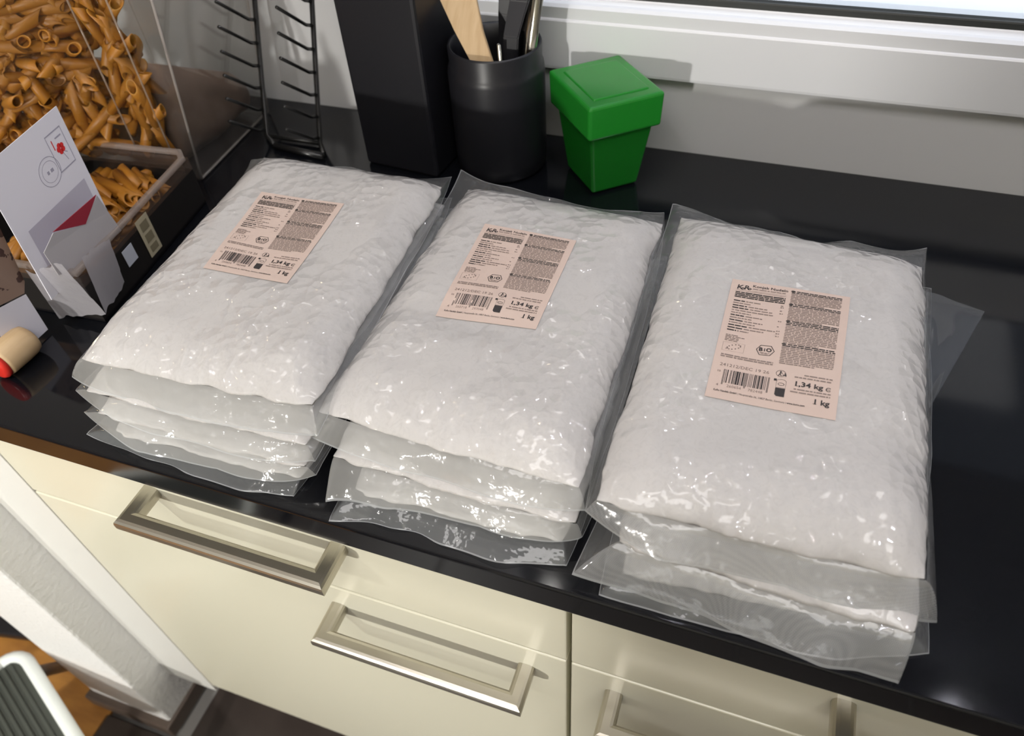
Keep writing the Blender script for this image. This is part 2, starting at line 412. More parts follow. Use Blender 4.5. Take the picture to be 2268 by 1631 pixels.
def handle(x0, x1, z, parent, y=0.02, out=0.040):
    bm = bmesh.new()
    sweep(bm, [(x0 + 0.006, y, z), (x0 + 0.006, y - out + 0.005, z), (x1 - 0.006, y - out + 0.005, z), (x1 - 0.006, y, z)], rrect(0.017, 0.016, 0.005, 3), (0, 0, 1))
    o = from_bm('handle', bm, STEEL, None)
    o.parent = parent
    return o
def cabinet(name, x0, x1, label, dz_handle, door_handle):
    r = empty(name, ((x0 + x1) / 2, 0.3, FZ), label, 'cabinet', 'cream base cabinets')
    gx = 0.0015
    adopt(box('carcass', x0 + 0.001, x1 - 0.001, 0.0395, 0.58, -0.745, -0.031, CARC), r)
    d = adopt(box('drawer_front', x0 + gx, x1 - gx, 0.020, 0.039, -0.1695, -0.0335, CREAM, bev=0.0015), r)
    h_ = handle(*dz_handle, None); h_.parent = d
    d2 = adopt(box('door', x0 + gx, x1 - gx, 0.020, 0.039, -0.7455, -0.1735, CREAM, bev=0.0015), r)
    h_ = handle(*door_handle, None); h_.parent = d2
    adopt(box('plinth', x0, x1, 0.080, 0.095, FZ, -0.745, SKIRT), r)
    return r
def reparent_fix(o):
    for c in o.children:
        for g in c.children:
            g.matrix_parent_inverse = (o.matrix_basis @ c.matrix_parent_inverse @ c.matrix_basis).inverted()
for args in (('base_cabinet', -0.690, -0.0742, 'cream base cabinet with drawer, below the left and middle noodle stacks', (-0.489, -0.277, -0.081), (-0.322, -0.109, -0.217)),
             ('base_cabinet', -0.0728, 0.545, 'cream base cabinet with drawer, below the right noodle stack', (0.1305, 0.343, -0.087), (-0.0365, 0.176, -0.213)),
             ('base_cabinet', 0.5465, 1.16, 'cream base cabinet further right of the one below the right noodle stack', (0.75, 0.962, -0.087), (0.58, 0.79, -0.213))):
    reparent_fix(cabinet(*args))
struct(box('trim_2', -0.7885, -0.6915, 0.020, 0.039, -0.774, -0.0335, mat('white_filler_lacquer', (0.76, 0.755, 0.72), 0.35), bev=0.001))

# ------------------------------------------------------------------ noodle pouches
BAGS = {
    '1a': (0.062, 0.034, [(-0.5119, 0.3487), (-0.2989, 0.3469), (-0.2801, 0.0479), (-0.4932, 0.0375)], [(-0.5308, 0.3492, 0.072), (-0.2997, 0.3725, 0.075), (-0.272, 0.0333, 0.06), (-0.5067, 0.0293, 0.06)]),
    '1b': (0.041, 0.0215, [(-0.5244, 0.36, 0), (-0.3036, 0.3522), (-0.2836, 0.0305), (-0.493, 0.0261)], [(-0.5409, 0.3594, 0.05), (-0.3006, 0.3704, 0.05), (-0.2778, 0.0266, 0.035), (-0.5103, 0.0269, 0.045)]),
    '1c': (0.0205, 0.0205, [(-0.5315, 0.3655), (-0.3085, 0.3586), (-0.2857, 0.0228), (-0.488, 0.0205)], [(-0.5451, 0.3685, 0.03), (-0.306, 0.3777, 0.03), (-0.28, 0.0242, 0.018), (-0.5075, 0.0204, 0.022)]),
    '1d': (0.0, 0.0205, [(-0.536, 0.3701), (-0.315, 0.362), (-0.2959, 0.0242), (-0.4812, 0.0196)], [(-0.5564, 0.3811, 0.003), (-0.3088, 0.3855, 0.003), (-0.2977, 0.0103, 0.002), (-0.5109, 0.0124, 0.002)]),
    '2a': (0.048, 0.034, [(-0.2836, 0.3678), (-0.0799, 0.3598), (-0.0737, 0.046), (-0.2851, 0.054)], [(-0.3034, 0.3977, 0.066), (-0.0816, 0.387, 0.06), (-0.0665, 0.0396, 0.045), (-0.287, 0.0382, 0.05)]),
    '2b': (0.024, 0.024, [(-0.2869, 0.3706), (-0.0826, 0.3684), (-0.0713, 0.0336), (-0.2699, 0.0362)], [(-0.3033, 0.3869, 0.03), (-0.0802, 0.3839, 0.03), (-0.0671, 0.0345, 0.016), (-0.2695, 0.0094, 0.008)]),
    '2c': (0.0, 0.0240, [(-0.2877, 0.3746), (-0.083, 0.3717), (-0.0803, 0.0308), (-0.2523, 0.0266)], [(-0.3036, 0.3831, 0.003), (-0.0741, 0.391, 0.003), (-0.074, 0.0173, 0.002), (-0.2627, -0.0017, 0.002)]),
    '3a': (0.052, 0.036, [(-0.0639, 0.3675), (0.1473, 0.3506), (0.1448, 0.039), (-0.0611, 0.0363)], [(-0.0786, 0.3937, 0.066), (0.153, 0.3844, 0.066), (0.1628, 0.0345, 0.03), (-0.0685, 0.0324, 0.055)]),
    '3b': (0.026, 0.026, [(-0.0556, 0.3744), (0.1584, 0.3569), (0.1482, 0.0196), (-0.0426, 0.0274)], [(-0.0716, 0.3979, 0.03), (0.1682, 0.375, 0.03), (0.1474, -0.0011, 0.008), (-0.0703, 0.0073, 0.012)]),
    '3c': (0.0, 0.026, [(-0.0543, 0.3853), (0.165, 0.3617), (0.1527, 0.0332), (-0.0358, 0.019)], [(-0.07, 0.3908, 0.004), (0.1703, 0.3763, 0.004), (0.1674, 0.0277, 0.003), (-0.0492, 0.002, 0.002)]),
}
# side flange (front, right, back, left): width, outer height
SIDES = {
    '1a': ((0.014, 0.052), (0.006, 0.068), (0.006, 0.074), (0.004, 0.070)),
    '1b': ((0.014, 0.036), (0.008, 0.044), (0.008, 0.045), (0.004, 0.048)),
    '1c': ((0.014, 0.014), (0.006, 0.024), (0.008, 0.028), (0.004, 0.026)),
    '1d': ((0.018, 0.002), (0.006, 0.002), (0.012, 0.002), (0.008, 0.002)),
    '2a': ((0.014, 0.042), (0.008, 0.050), (0.006, 0.064), (0.012, 0.056)),
    '2b': ((0.014, 0.016), (0.010, 0.020), (0.008, 0.030), (0.008, 0.026)),
    '2c': ((0.022, 0.002), (0.010, 0.002), (0.012, 0.002), (0.010, 0.002)),
    '3a': ((0.016, 0.046), (0.005, 0.058), (0.016, 0.064), (0.012, 0.058)),
    '3b': ((0.024, 0.012), (0.008, 0.024), (0.010, 0.030), (0.012, 0.030)),
    '3c': ((0.020, 0.002), (0.010, 0.002), (0.010, 0.002), (0.012, 0.003)),
}
LABELQ = {
    '3a': [(-0.0054, 0.2642), (0.0857, 0.2670), (0.0814, 0.1344), (-0.0066, 0.1330)],
    '2a': [(-0.2338, 0.2909), (-0.1447, 0.2870), (-0.1450, 0.1700), (-0.2299, 0.1637)],
    '1a': [(-0.4566, 0.2663), (-0.3669, 0.2689), (-0.3569, 0.1489), (-0.4410, 0.1482)],
}
class Pouch:
    def __init__(s, key):
        z0, t, C, O = BAGS[key]
        s.z0, s.t = z0, t; s.zm = z0 + t * 0.45
        s.C = np.array([c[:2] for c in C]); s.O = np.array(O)
        BL, BR, FR, FL = s.C
        s.BL, s.BR, s.FR, s.FL = BL, BR, FR, FL
        s.W = 0.5 * (np.linalg.norm(BR - BL) + np.linalg.norm(FR - FL)); s.L = 0.5 * (np.linalg.norm(BL - FL) + np.linalg.norm(BR - FR))
        s.seed = sum(ord(c) for c in key) * 7
        s.key = key
    def xy(s, u, v):
        u = u[..., None]; v = v[..., None]
        return (s.FL * (1 - u) + s.FR * u) * (1 - v) + (s.BL * (1 - u) + s.BR * u) * v
    def prof(s, u, v):
        dx = np.minimum(u, 1 - u) * s.W; dy = np.minimum(v, 1 - v) * s.L
        e = lambda d, r: np.clip(1 - (1 - np.minimum(d / r, 1)) ** 2, 0, 1) ** 0.72
        return e(dx, 0.034) * e(dy, 0.050)
    def smooth_z(s, u, v):
        p = s.prof(u, v)
        lf = fbm(u * 2.4 + s.seed, v * 3.2, s.seed, 2) - 0.5
        z = s.zm + s.t * 0.55 * p * (1 + (0.30 if s.key[1] == 'a' else 0.04) * lf) 
        if s.key == '2a':
            z = z - 0.0035 * np.exp(-((u - 0.35) / 0.32) ** 2 - ((v - 0.36) / 0.05) ** 2)
        if s.key == '3a':
            z = z - 0.004 * np.exp(-((u - 0.92) / 0.10) ** 2 - ((v - 0.28) / 0.07) ** 2)
        return z
    def inv(s, X):
        u = np.full(len(X), 0.5); v = np.full(len(X), 0.5)
        for _ in range(12):
            P = s.xy(u, v); d = X - P
            du = ((s.FR - s.FL) * (1 - v)[:, None] + (s.BR - s.BL) * v[:, None])
            dv = ((s.BL - s.FL) * (1 - u)[:, None] + (s.BR - s.FR) * u[:, None])
            det = du[:, 0] * dv[:, 1] - du[:, 1] * dv[:, 0]
            u = u + (d[:, 0] * dv[:, 1] - d[:, 1] * dv[:, 0]) / det
            v = v + (du[:, 0] * d[:, 1] - du[:, 1] * d[:, 0]) / det
        return u, v
    def build(s, label, nu, nv, group):
        root = empty('noodle_pouch', (float(s.C[:, 0].mean()), float(s.C[:, 1].mean()), s.z0), label, 'food pouch', group)
        us = 0.5 - 0.5 * np.cos(np.pi * np.linspace(0, 1, nu)); us = 0.55 * us + 0.45 * np.linspace(0, 1, nu)
        vs = 0.5 - 0.5 * np.cos(np.pi * np.linspace(0, 1, nv)); vs = 0.55 * vs + 0.45 * np.linspace(0, 1, nv)
        U, V = np.meshgrid(us, vs, indexing='ij')
        XY = s.xy(U, V)
        # soften the outline: small corner rounding and wobble
        cu = (2 * U - 1); cv = (2 * V - 1)
        k = 0.012 * np.abs(cu) ** 8 * np.abs(cv) ** 8
        ctr = s.C.mean(0)
        XY = XY + (ctr - XY) * k[..., None]
        edge = 1 - s.prof(U, V)
        wob = (fbm(U * 9 + s.seed, V * 12, s.seed + 5) - 0.5) * 0.006 * edge
        XY = XY + np.stack([cu, cv], -1) * wob[..., None]
        Z = s.smooth_z(U, V)
        dl = np.minimum(U, 1 - U) * s.W; df = V * s.L; db = (1 - V) * s.L
        amp_front = np.exp(-df / 0.040); amp_back = np.exp(-db / 0.03); amp_side = np.exp(-dl / 0.022)
        inside = np.clip(s.prof(U, V) * 1.6, 0, 1)
        sd = s.seed
        w_ = 0.0026 * amp_front * (ridge(U * 12 + 1.5 * V, V * 7, sd + 1) - 0.35)
        w_ += 0.0010 * amp_back * (ridge(U * 8, V * 5, sd + 2) - 0.35)
        w_ += 0.0009 * amp_side * (ridge(U * 4, V * 12, sd + 3) - 0.35)
        w_ += 0.0006 * (ridge(U * 7 + V * 2, V * 9 - U * 3, sd + 4, 3) - 0.35) * np.clip(vnoise(U * 4, V * 5, sd + 6) * 2 - 0.6, 0, 1)
        if s.key in LABELQ:
            q = np.array(LABELQ[s.key]); lu, lv = s.inv(q)
            m_ = np.clip((U - lu.min() + 0.03) / 0.03, 0, 1) * np.clip((lu.max() + 0.03 - U) / 0.03, 0, 1) * np.clip((V - lv.min() + 0.02) / 0.02, 0, 1) * np.clip((lv.max() + 0.02 - V) / 0.02, 0, 1)
            w_ = w_ * (1 - m_)
        if s.key[1] != 'a': w_ = np.minimum(w_, 0.0004)
        Z = Z + w_ * inside
        Zb = s.zm - s.t * 0.43 * s.prof(U, V)
        idx = np.arange(nu * nv).reshape(nu, nv)
        top = np.concatenate([XY, Z[..., None]], -1).reshape(-1, 3)
        bot = np.concatenate([XY, Zb[..., None]], -1).reshape(-1, 3)
        bidx = idx + nu * nv
        bm_ = np.zeros((nu, nv), bool); bm_[0] = bm_[-1] = True; bm_[:, 0] = bm_[:, -1] = True
        bidx = np.where(bm_, idx, bidx)
        A = np.stack([idx[:-1, :-1], idx[1:, :-1], idx[1:, 1:], idx[:-1, 1:]], -1).reshape(-1, 4)
        B = np.stack([bidx[:-1, :-1], bidx[:-1, 1:], bidx[1:, 1:], bidx[1:, :-1]], -1).reshape(-1, 4)
        verts = np.concatenate([top, bot]); faces = np.concatenate([A, B]).tolist()
        org = np.array(root.location)
        pyd('noodle_filling', verts - org, faces, POUCH, root, True)
        for_del = bpy.data.objects[-1] if False else None
        # ---- sealed film border around the filling
        loop = []; side = []
        n1, n2 = 90, 120
        ii = np.linspace(0, 1, n1); jj = np.linspace(0, 1, n2)
        segs = [(ii, np.zeros(n1), 3, 2, 0), (np.ones(n2), jj, 2, 1, 1), (ii[::-1], np.ones(n1), 1, 0, 2), (np.zeros(n2), jj[::-1], 0, 3, 3)]
        inner = []; off = []; sk = []; zo = []
        for (u, v, ca, cb, si) in segs:
            u = np.asarray(u)[:-1]; v = np.asarray(v)[:-1]
            p = s.xy(u, v)
            cu = 2 * u - 1; cv = 2 * v - 1
            k = 0.012 * np.abs(cu) ** 8 * np.abs(cv) ** 8 + 0.004
            p = p + (ctr - p) * k[:, None]
            n = len(u); tt = np.linspace(0, 1, n, endpoint=False)
            wa = (1 - tt) ** 7; wb = tt ** 7; wm = 1 - wa - wb
            oa = s.O[ca, :2] - s.C[ca]; ob = s.O[cb, :2] - s.C[cb]
            d = (s.C[cb] - s.C[ca]); d = d / np.linalg.norm(d); nrm = np.array([d[1], -d[0]])
            wid, zz = SIDES[s.key][si]
            nz = (fbm(tt * 4 + si * 9, tt * 0 + s.seed, s.seed + 3, 2) - 0.5)
            m_ = nrm[None] * (wid * (1 + 0.9 * nz))[:, None]
            off.append(oa * wa[:, None] + ob * wb[:, None] + m_ * wm[:, None])
            zo.append(s.O[ca, 2] * wa + s.O[cb, 2] * wb + (zz + nz * 0.008) * wm)
            inner.append(p); sk.append(tt * [s.W, s.L, s.W, s.L][si] * 40 + si * 50)
        inner = np.concatenate(inner); off = np.concatenate(off); zo = np.concatenate(zo); sk = np.concatenate(sk)
        rows = np.array([0, 0.14, 0.28, 0.42, 0.56, 0.70, 0.84, 0.955, 1.0]); R_ = len(rows); N = len(inner)
        vv = []
        for r in rows:
            z = s.zm + (zo - s.zm) * r ** 1.6 + (ridge(sk * 0.30, sk * 0 + r * 0.8, s.seed + 8, 2) - 0.4) * 0.0042 * r * (1 if s.z0 > 0 else 0.6)
            xy_ = inner + off * r
            vv.append(np.concatenate([xy_, np.maximum(z, 0.0007)[:, None]], 1))
        vv = np.concatenate(vv)
        ff = []; mi = []
        for r in range(R_ - 1):
            for k in range(N):
                k2 = (k + 1) % N
                ff.append((r * N + k, r * N + k2, (r + 1) * N + k2, (r + 1) * N + k))
                fr_ = k < n1 - 1
                mi.append((3 if s.z0 == 0 else (1 if (s.key in ('3a', '3b') and 2 <= r <= 6) else 2)) if fr_ else 0)
                if r == R_ - 2: mi[-1] = 4
        o = pyd('film_border', vv - org, ff, [FILM, FILMW, FILMF, FILMB, FILME], root, True)
        o.data.polygons.foreach_set('material_index', mi)
        o['label'] = 'clear sealed film border'
        s.root = root
        return root

def label_frame(p, Q):
    Q = np.array(Q)
    def f(ab, off=0.0007):
        ab = np.asarray(ab, float); a = ab[:, :1]; b = ab[:, 1:2]
        X = (Q[0] * (1 - a) + Q[1] * a) * (1 - b) + (Q[3] * (1 - a) + Q[2] * a) * b
        u, v = p.inv(X)
        return np.concatenate([X, (p.smooth_z(u, v) + off)[:, None]], 1)
    return f

LW, LH = 0.092, 0.132          # label size in metres; label coordinates run 0..1
PRINT_T = {}
def text_tris(s, size, bold=0.0, shear=0.0):
    k = (s, size, bold, shear)
    if k in PRINT_T: return PRINT_T[k]
    c = bpy.data.curves.new('t', 'FONT'); c.body = s; c.size = size; c.resolution_u = 2; c.offset = bold; c.shear = shear
    o = bpy.data.objects.new('t', c)
    me = o.to_mesh(); me.calc_loop_triangles()
    V = np.array([v.co[:2] for v in me.vertices]) if len(me.vertices) else np.zeros((0, 2))
    F = [tuple(t.vertices) for t in me.loop_triangles]
    o.to_mesh_clear(); bpy.data.objects.remove(o); bpy.data.curves.remove(c)
    PRINT_T[k] = (V, F); return V, F
class Ink:
    """flat print collected in label coordinates (metres, x right, y down)"""
    def __init__(s): s.v = []; s.f = []
    def add(s, V, F):
        n = len(s.v); s.v += [tuple(q) for q in V]; s.f += [tuple(i + n for i in t) for t in F]
    def rect(s, x0, y0, x1, y1):
        s.add([(x0, y0), (x1, y0), (x1, y1), (x0, y1)], [(0, 1, 2, 3)])
    def poly(s, pts): s.add(pts, [tuple(range(len(pts)))])
    def ring(s, pts, w_):
        P = np.array(pts); c = P.mean(0); d = P - c; ln = np.linalg.norm(d, axis=1)[:, None]
        I = c + d * (1 - w_ / ln); n = len(P)
        s.add(np.concatenate([P, I]), [(i, (i + 1) % n, n + (i + 1) % n, n + i) for i in range(n)])
    def line(s, x0, y0, x1, y1, w_):
        d = np.array([x1 - x0, y1 - y0]); d = d / np.linalg.norm(d); nn = np.array([-d[1], d[0]]) * w_ / 2
        a = np.array([x0, y0]); b = np.array([x1, y1]); s.add([a - nn, b - nn, b + nn, a + nn], [(0, 1, 2, 3)])
    def text(s, t, x, y, width=None, size=0.004, bold=0.0, shear=0.0, right=False):
        V, F = text_tris(t, size, bold, shear)
        if not len(V): return
        V = V.copy(); V[:, 1] *= -1
        if width: V[:, 0] *= width / (V[:, 0].max() - min(0, V[:, 0].min()))
        if right: V[:, 0] -= V[:, 0].max()
        s.add(V + np.array([x, y]), F)
    def small(s, x0, x1, y, h_, rnd, wmin=0.0012, wmax=0.0055):
        x = x0
        while x < x1 - 0.0006:
            w_ = min(rnd.uniform(wmin, wmax), x1 - x)
            s.rect(x, y + rnd.uniform(-0.00004, 0.00004), x + w_, y + h_); x += w_ + rnd.uniform(0.0004, 0.0008)
EAN_L = ['0001101', '0011001', '0010011', '0111101', '0100011', '0110001', '0101111', '0111011', '0110111', '0001011']
EAN_P = ['LLLLLL', 'LLGLGG', 'LLGGLG', 'LLGGGL', 'LGLLGG', 'LGGLLG', 'LGGGLL', 'LGLGLG', 'LGLGGL', 'LGGLGL']
def ean(d):
    c = '101'
    for ch, p in zip(d[1:7], EAN_P[int(d[0])]):
        q = EAN_L[int(ch)]
        c += q if p == 'L' else ''.join('1' if b == '0' else '0' for b in q)[::-1]
    c += '01010'
    for ch in d[7:]: c += ''.join('1' if b == '0' else '0' for b in EAN_L[int(ch)])
    return c + '101'
def ell(cx, cy, rx, ry, n=24, a0=0, a1=360, close=True):
    return [(cx + rx * math.cos(math.radians(a0 + (a1 - a0) * k / (n if close else n - 1))), cy + ry * math.sin(math.radians(a0 + (a1 - a0) * k / (n if close else n - 1)))) for k in range(n)]
def design(code):
    rnd = random.Random(5)
    K = Ink(); S = Ink()           # black print, softer small print
    X = lambda a: a * LW
    Y = lambda b: b * LH
    # word mark
    K.text('K', X(0.050), Y(0.085), size=0.0078, bold=0.00012, shear=0.1)
    K.text('o', X(0.090), Y(0.083), size=0.0050, bold=0.00014)
    K.text('R', X(0.113), Y(0.081), size=0.0072, bold=0.00012, shear=0.1)
    K.text('o', X(0.150), Y(0.079), size=0.0048, bold=0.00014)
    K.text('Konjak Nudeln', X(0.184), Y(0.050), width=X(0.302), size=0.0040, bold=0.00006)
    S.small(X(0.190), X(0.470), Y(0.062), 0.0010, rnd, 0.0015, 0.006)
    S.rect(X(0.054), Y(0.094), X(0.478), Y(0.0965))
    S.rect(X(0.190), Y(0.083), X(0.478), Y(0.0845))
    for k in range(4): K.small(X(0.050), X(0.477), Y(0.108 + k * 0.0145), 0.0012, rnd, 0.002, 0.008)
    y = 0.187
    for n_, w_, bld in ((0, 0.25, 1), (0, 0.17, 0), (0, 0.32, 1), (0, 0.36, 1), (0, 0.37, 0), (0, 0.19, 0), (0, 0.30, 1), (0, 0.21, 0), (0, 0.30, 1), (0, 0.25, 0), (0, 0.41, 1), (0, 0.32, 1), (0, 0.20, 1)):
        if bld: K.small(X(0.052), X(0.052 + w_ * 0.38), Y(y), 0.0012, rnd, 0.003, 0.006)
        S.small(X(0.052 + (w_ * 0.42 if bld else 0)), X(w_ + 0.03), Y(y), 0.0011, rnd)
        y += 0.0222
    for yy in (0.180, 0.195, 0.226, 0.250, 0.318, 0.365, 0.402, 0.424, 0.446): S.small(X(0.448), X(0.476), Y(yy), 0.0011, rnd, 0.001, 0.002)
    for k in range(5): S.small(X(0.053), X(0.21 if k == 1 else 0.165), Y(0.498 + k * 0.0115), 0.0009, rnd)
    # leaf made of stars in a frame
    S.ring([(X(0.045), Y(0.565)), (X(0.226), Y(0.559)), (X(0.224), Y(0.629)), (X(0.048), Y(0.633))], 0.00022)
    for k in range(12):
        a = k / 12 * 2 * math.pi
        px = 0.140 + 0.052 * math.cos(a) - 0.012 * math.sin(a); py = 0.594 + 0.020 * math.sin(a) - 0.010 * math.cos(a)
        S.poly(ell(X(px), Y(py), 0.00065, 0.00065, 6))
    S.line(X(0.075), Y(0.618), X(0.095), Y(0.604), 0.0006)
    # hexagon seal
    hx = [(X(0.318), Y(0.577)), (X(0.350), Y(0.538)), (X(0.436), Y(0.534)), (X(0.468), Y(0.573)), (X(0.436), Y(0.613)), (X(0.350), Y(0.618))]
    K.ring(hx, 0.0006)
    K.text('B', X(0.340), Y(0.585), size=0.0052, bold=0.0002); K.text('i', X(0.381), Y(0.583), size=0.0046, bold=0.00016); K.text('O', X(0.398), Y(0.583), size=0.0052, bold=0.0002)
    S.small(X(0.352), X(0.43), Y(0.594), 0.0006, rnd); S.small(X(0.36), X(0.425), Y(0.601), 0.0006, rnd)
    for k in range(2): S.small(X(0.050), X(0.472), Y(0.660 + k * 0.0145 - 0.002), 0.0012, rnd, 0.002, 0.007)
    S.text('241212/DEC 19 26', X(0.060), Y(0.752), width=X(0.397), size=0.0042, bold=0.00003)
    # bar code
    bits = ean(code); x0, x1 = X(0.104), X(0.470); bw = (x1 - x0) / 95
    for i, c in enumerate(bits):
        if c == '1':
            long_ = i < 3 or i > 91 or 45 <= i <= 49
            K.rect(x0 + i * bw, Y(0.776), x0 + (i + 1.04) * bw, Y(0.892 if long_ else 0.876))
    S.text(code[0], X(0.066), Y(0.908), size=0.0036)
    S.text(code[1:7], X(0.150), Y(0.906), width=X(0.115), size=0.0036)
    S.text(code[7:], X(0.318), Y(0.906), width=X(0.115), size=0.0036)
    S.text('EB', X(0.052), Y(0.802), size=0.0026)
    K.text('KoRo Handels GmbH', X(0.056), Y(0.946), width=X(0.183), size=0.0025, bold=0.00005)
    K.text('| Hauptstraße 26, 10827 Berlin, Germany |', X(0.246), Y(0.946), width=X(0.375), size=0.0025)
    K.text('www.koro.com', X(0.628), Y(0.946), width=X(0.136), size=0.0025, bold=0.00006)
    # recycling marks: round sorting figure and open tin
    K.ring(ell(X(0.548), Y(0.733), 0.0036, 0.0033, 20), 0.0003)
    K.poly(ell(X(0.545), Y(0.719), 0.0007, 0.0007, 8))
    K.line(X(0.545), Y(0.723), X(0.540), Y(0.738), 0.0008); K.line(X(0.540), Y(0.738), X(0.530), Y(0.750), 0.0006); K.line(X(0.541), Y(0.738), X(0.553), Y(0.750), 0.0006)
    K.line(X(0.545), Y(0.727), X(0.560), Y(0.731), 0.0006); K.line(X(0.562), Y(0.744), X(0.592), Y(0.738), 0.0008); K.line(X(0.578), Y(0.726), X(0.590), Y(0.752), 0.0007)
    K.rect(X(0.502), Y(0.776), X(0.524), Y(0.792))
    cl, crr = X(0.524), X(0.600)
    K.ring([(cl, Y(0.790))] + ell((cl + crr) / 2, Y(0.790), (crr - cl) / 2, 0.0020, 10, 180, 360, False) + [(crr, Y(0.840)), (cl, Y(0.840))], 0.00025)
    K.ring(ell((cl + crr) / 2, Y(0.812), 0.0024, 0.0014, 12), 0.0004)
    can = [(cl, Y(0.838))] + ell((cl + crr) / 2, Y(0.838), (crr - cl) / 2, 0.0016, 8, 180, 0, False) + [(crr, Y(0.838)), (crr, Y(0.903)), (cl + 0.002, Y(0.903)), (cl, Y(0.893))]
    K.poly([(cl, Y(0.842)), (crr, Y(0.842)), (crr, Y(0.903)), (cl + 0.0014, Y(0.903)), (cl, Y(0.892))])
    # right column
    y = 0.030; row = 0
    heads = (0, 1, 9, 10, 20, 21, 22, 34, 35)
    while y < 0.655:
        t = K if row in heads else S
        x1_ = 0.936 if row not in (8, 19, 33, 45) else 0.80
        xs = 0.516 + 0.002 * (row % 2)
        if row in (0, 9, 20, 34):
            K.poly(ell(X(0.530), Y(y + 0.004), 0.0018, 0.0010, 10)); xs = 0.560
        t.small(X(xs), X(x1_), Y(y), 0.00105, rnd, 0.0014, 0.006)
        y += 0.01375; row += 1
    for yy, xl in ((0.716, 0.726), (0.737, 0.655)): S.small(X(xl), X(0.942), Y(yy), 0.0012, rnd)
    for yy, xl in ((0.826, 0.662), (0.847, 0.639)): S.small(X(xl), X(0.941), Y(yy), 0.0012, rnd)
    K.text('1,34 kg', X(0.655), Y(0.806), width=X(0.226), size=0.0064, bold=0.00016)
    K.rect(X(0.667), Y(0.8035), X(0.692), Y(0.8062))
    K.rect(X(0.819), Y(0.9120), X(0.846), Y(0.9150))
    # estimated-quantity sign
    pts = ell(X(0.922), Y(0.797), 0.0020, 0.0020, 18, 40, 320, False); inn = ell(X(0.922), Y(0.797), 0.0014, 0.0015, 18, 40, 320, False)
    n = len(pts); K.add(pts + inn, [(i, i + 1, n + i + 1, n + i) for i in range(n - 1)])
    K.rect(X(0.905), Y(0.796), X(0.935), Y(0.799))
    K.text('1 kg', X(0.943), Y(0.915), size=0.0068, bold=0.00018, right=True)
    return K, S
def make_label(p, code):
    f = label_frame(p, LABELQ[p.key])
    root = p.root; org = np.array(root.location)
    na, nb_ = 24, 32
    A_, B_ = np.meshgrid(np.linspace(0, 1, na), np.linspace(0, 1, nb_), indexing='ij')
    ab = np.stack([A_.ravel(), B_.ravel()], 1)
    # gently uneven paper edge
    V = f(ab, 0.0006)
    F = [(i * nb_ + j, i * nb_ + j + 1, (i + 1) * nb_ + j + 1, (i + 1) * nb_ + j) for i in range(na - 1) for j in range(nb_ - 1)]
    lab = pyd('label', V - org, F, LABEL, root, True)
    lab['label'] = 'salmon paper label with small print and bar code'
    K, S = design(code)
    for nm, ink, m in (('label_print', K, INK), ('small_print', S, INKSOFT)):
        q = np.array(ink.v) / np.array([LW, LH])
        me = pyd(nm, f(q, 0.00085) - org, ink.f, m, lab)
    return lab

DESC = {
    '1a': 'top pouch of the left noodle stack, salmon label facing up', '1b': 'second pouch from the top of the left noodle stack',
    '1c': 'third pouch from the top of the left noodle stack', '1d': 'lowest pouch of the left noodle stack, flat on the worktop',
    '2a': 'top pouch of the middle noodle stack, salmon label facing up', '2b': 'middle pouch of the three in the middle noodle stack',
    '2c': 'lowest pouch of the middle noodle stack, flat on the worktop edge',
    '3a': 'top pouch of the right noodle stack, salmon label facing up', '3b': 'middle pouch of the three in the right noodle stack',
    '3c': 'lowest pouch of the right noodle stack, flat on the worktop',
}
P = {}
for k in BAGS:
    P[k] = Pouch(k)
    top = k.endswith('a')
    P[k].build(DESC[k], 170 if top else 80, 250 if top else 110, 'clear pouches of white konjac noodles')
make_label(P['3a'], '4260654782448')
make_label(P['2a'], '4260718297048')
make_label(P['1a'], '4260654782448')

# loose film scrap by the right stack
def sheet(name, quad, m, n=14, amp=0.002, seed=3, parent=None, zmin=0.0006, fr=3.0):
    q = np.array(quad, float)
    A_, B_ = np.meshgrid(np.linspace(0, 1, n), np.linspace(0, 1, n), indexing='ij')
    a = A_[..., None]; b = B_[..., None]
    X = (q[0] * (1 - a) + q[1] * a) * (1 - b) + (q[3] * (1 - a) + q[2] * a) * b
    X[..., 2] += amp * (fbm(A_ * fr, B_ * fr, seed, 2) - 0.3)
    X[..., 2] = np.maximum(X[..., 2], zmin)
    V = X.reshape(-1, 3)
    F = [(i * n + j, (i + 1) * n + j, (i + 1) * n + j + 1, i * n + j + 1) for i in range(n - 1) for j in range(n - 1)]
    return pyd(name, V, F, m, parent, True)
fs = sheet('film_offcut', [(0.168, 0.400, 0.001), (0.222, 0.389, 0.001), (0.166, 0.235, 0.001), (0.158, 0.245, 0.001)], film_mat('offcut_film', 0.10, (0.6, 0.65, 0.75), 0.06, None, 1.5), amp=0.012, seed=9, fr=1.6)
tag(fs, 'clear film offcut sticking out beside the right noodle stack', 'film')

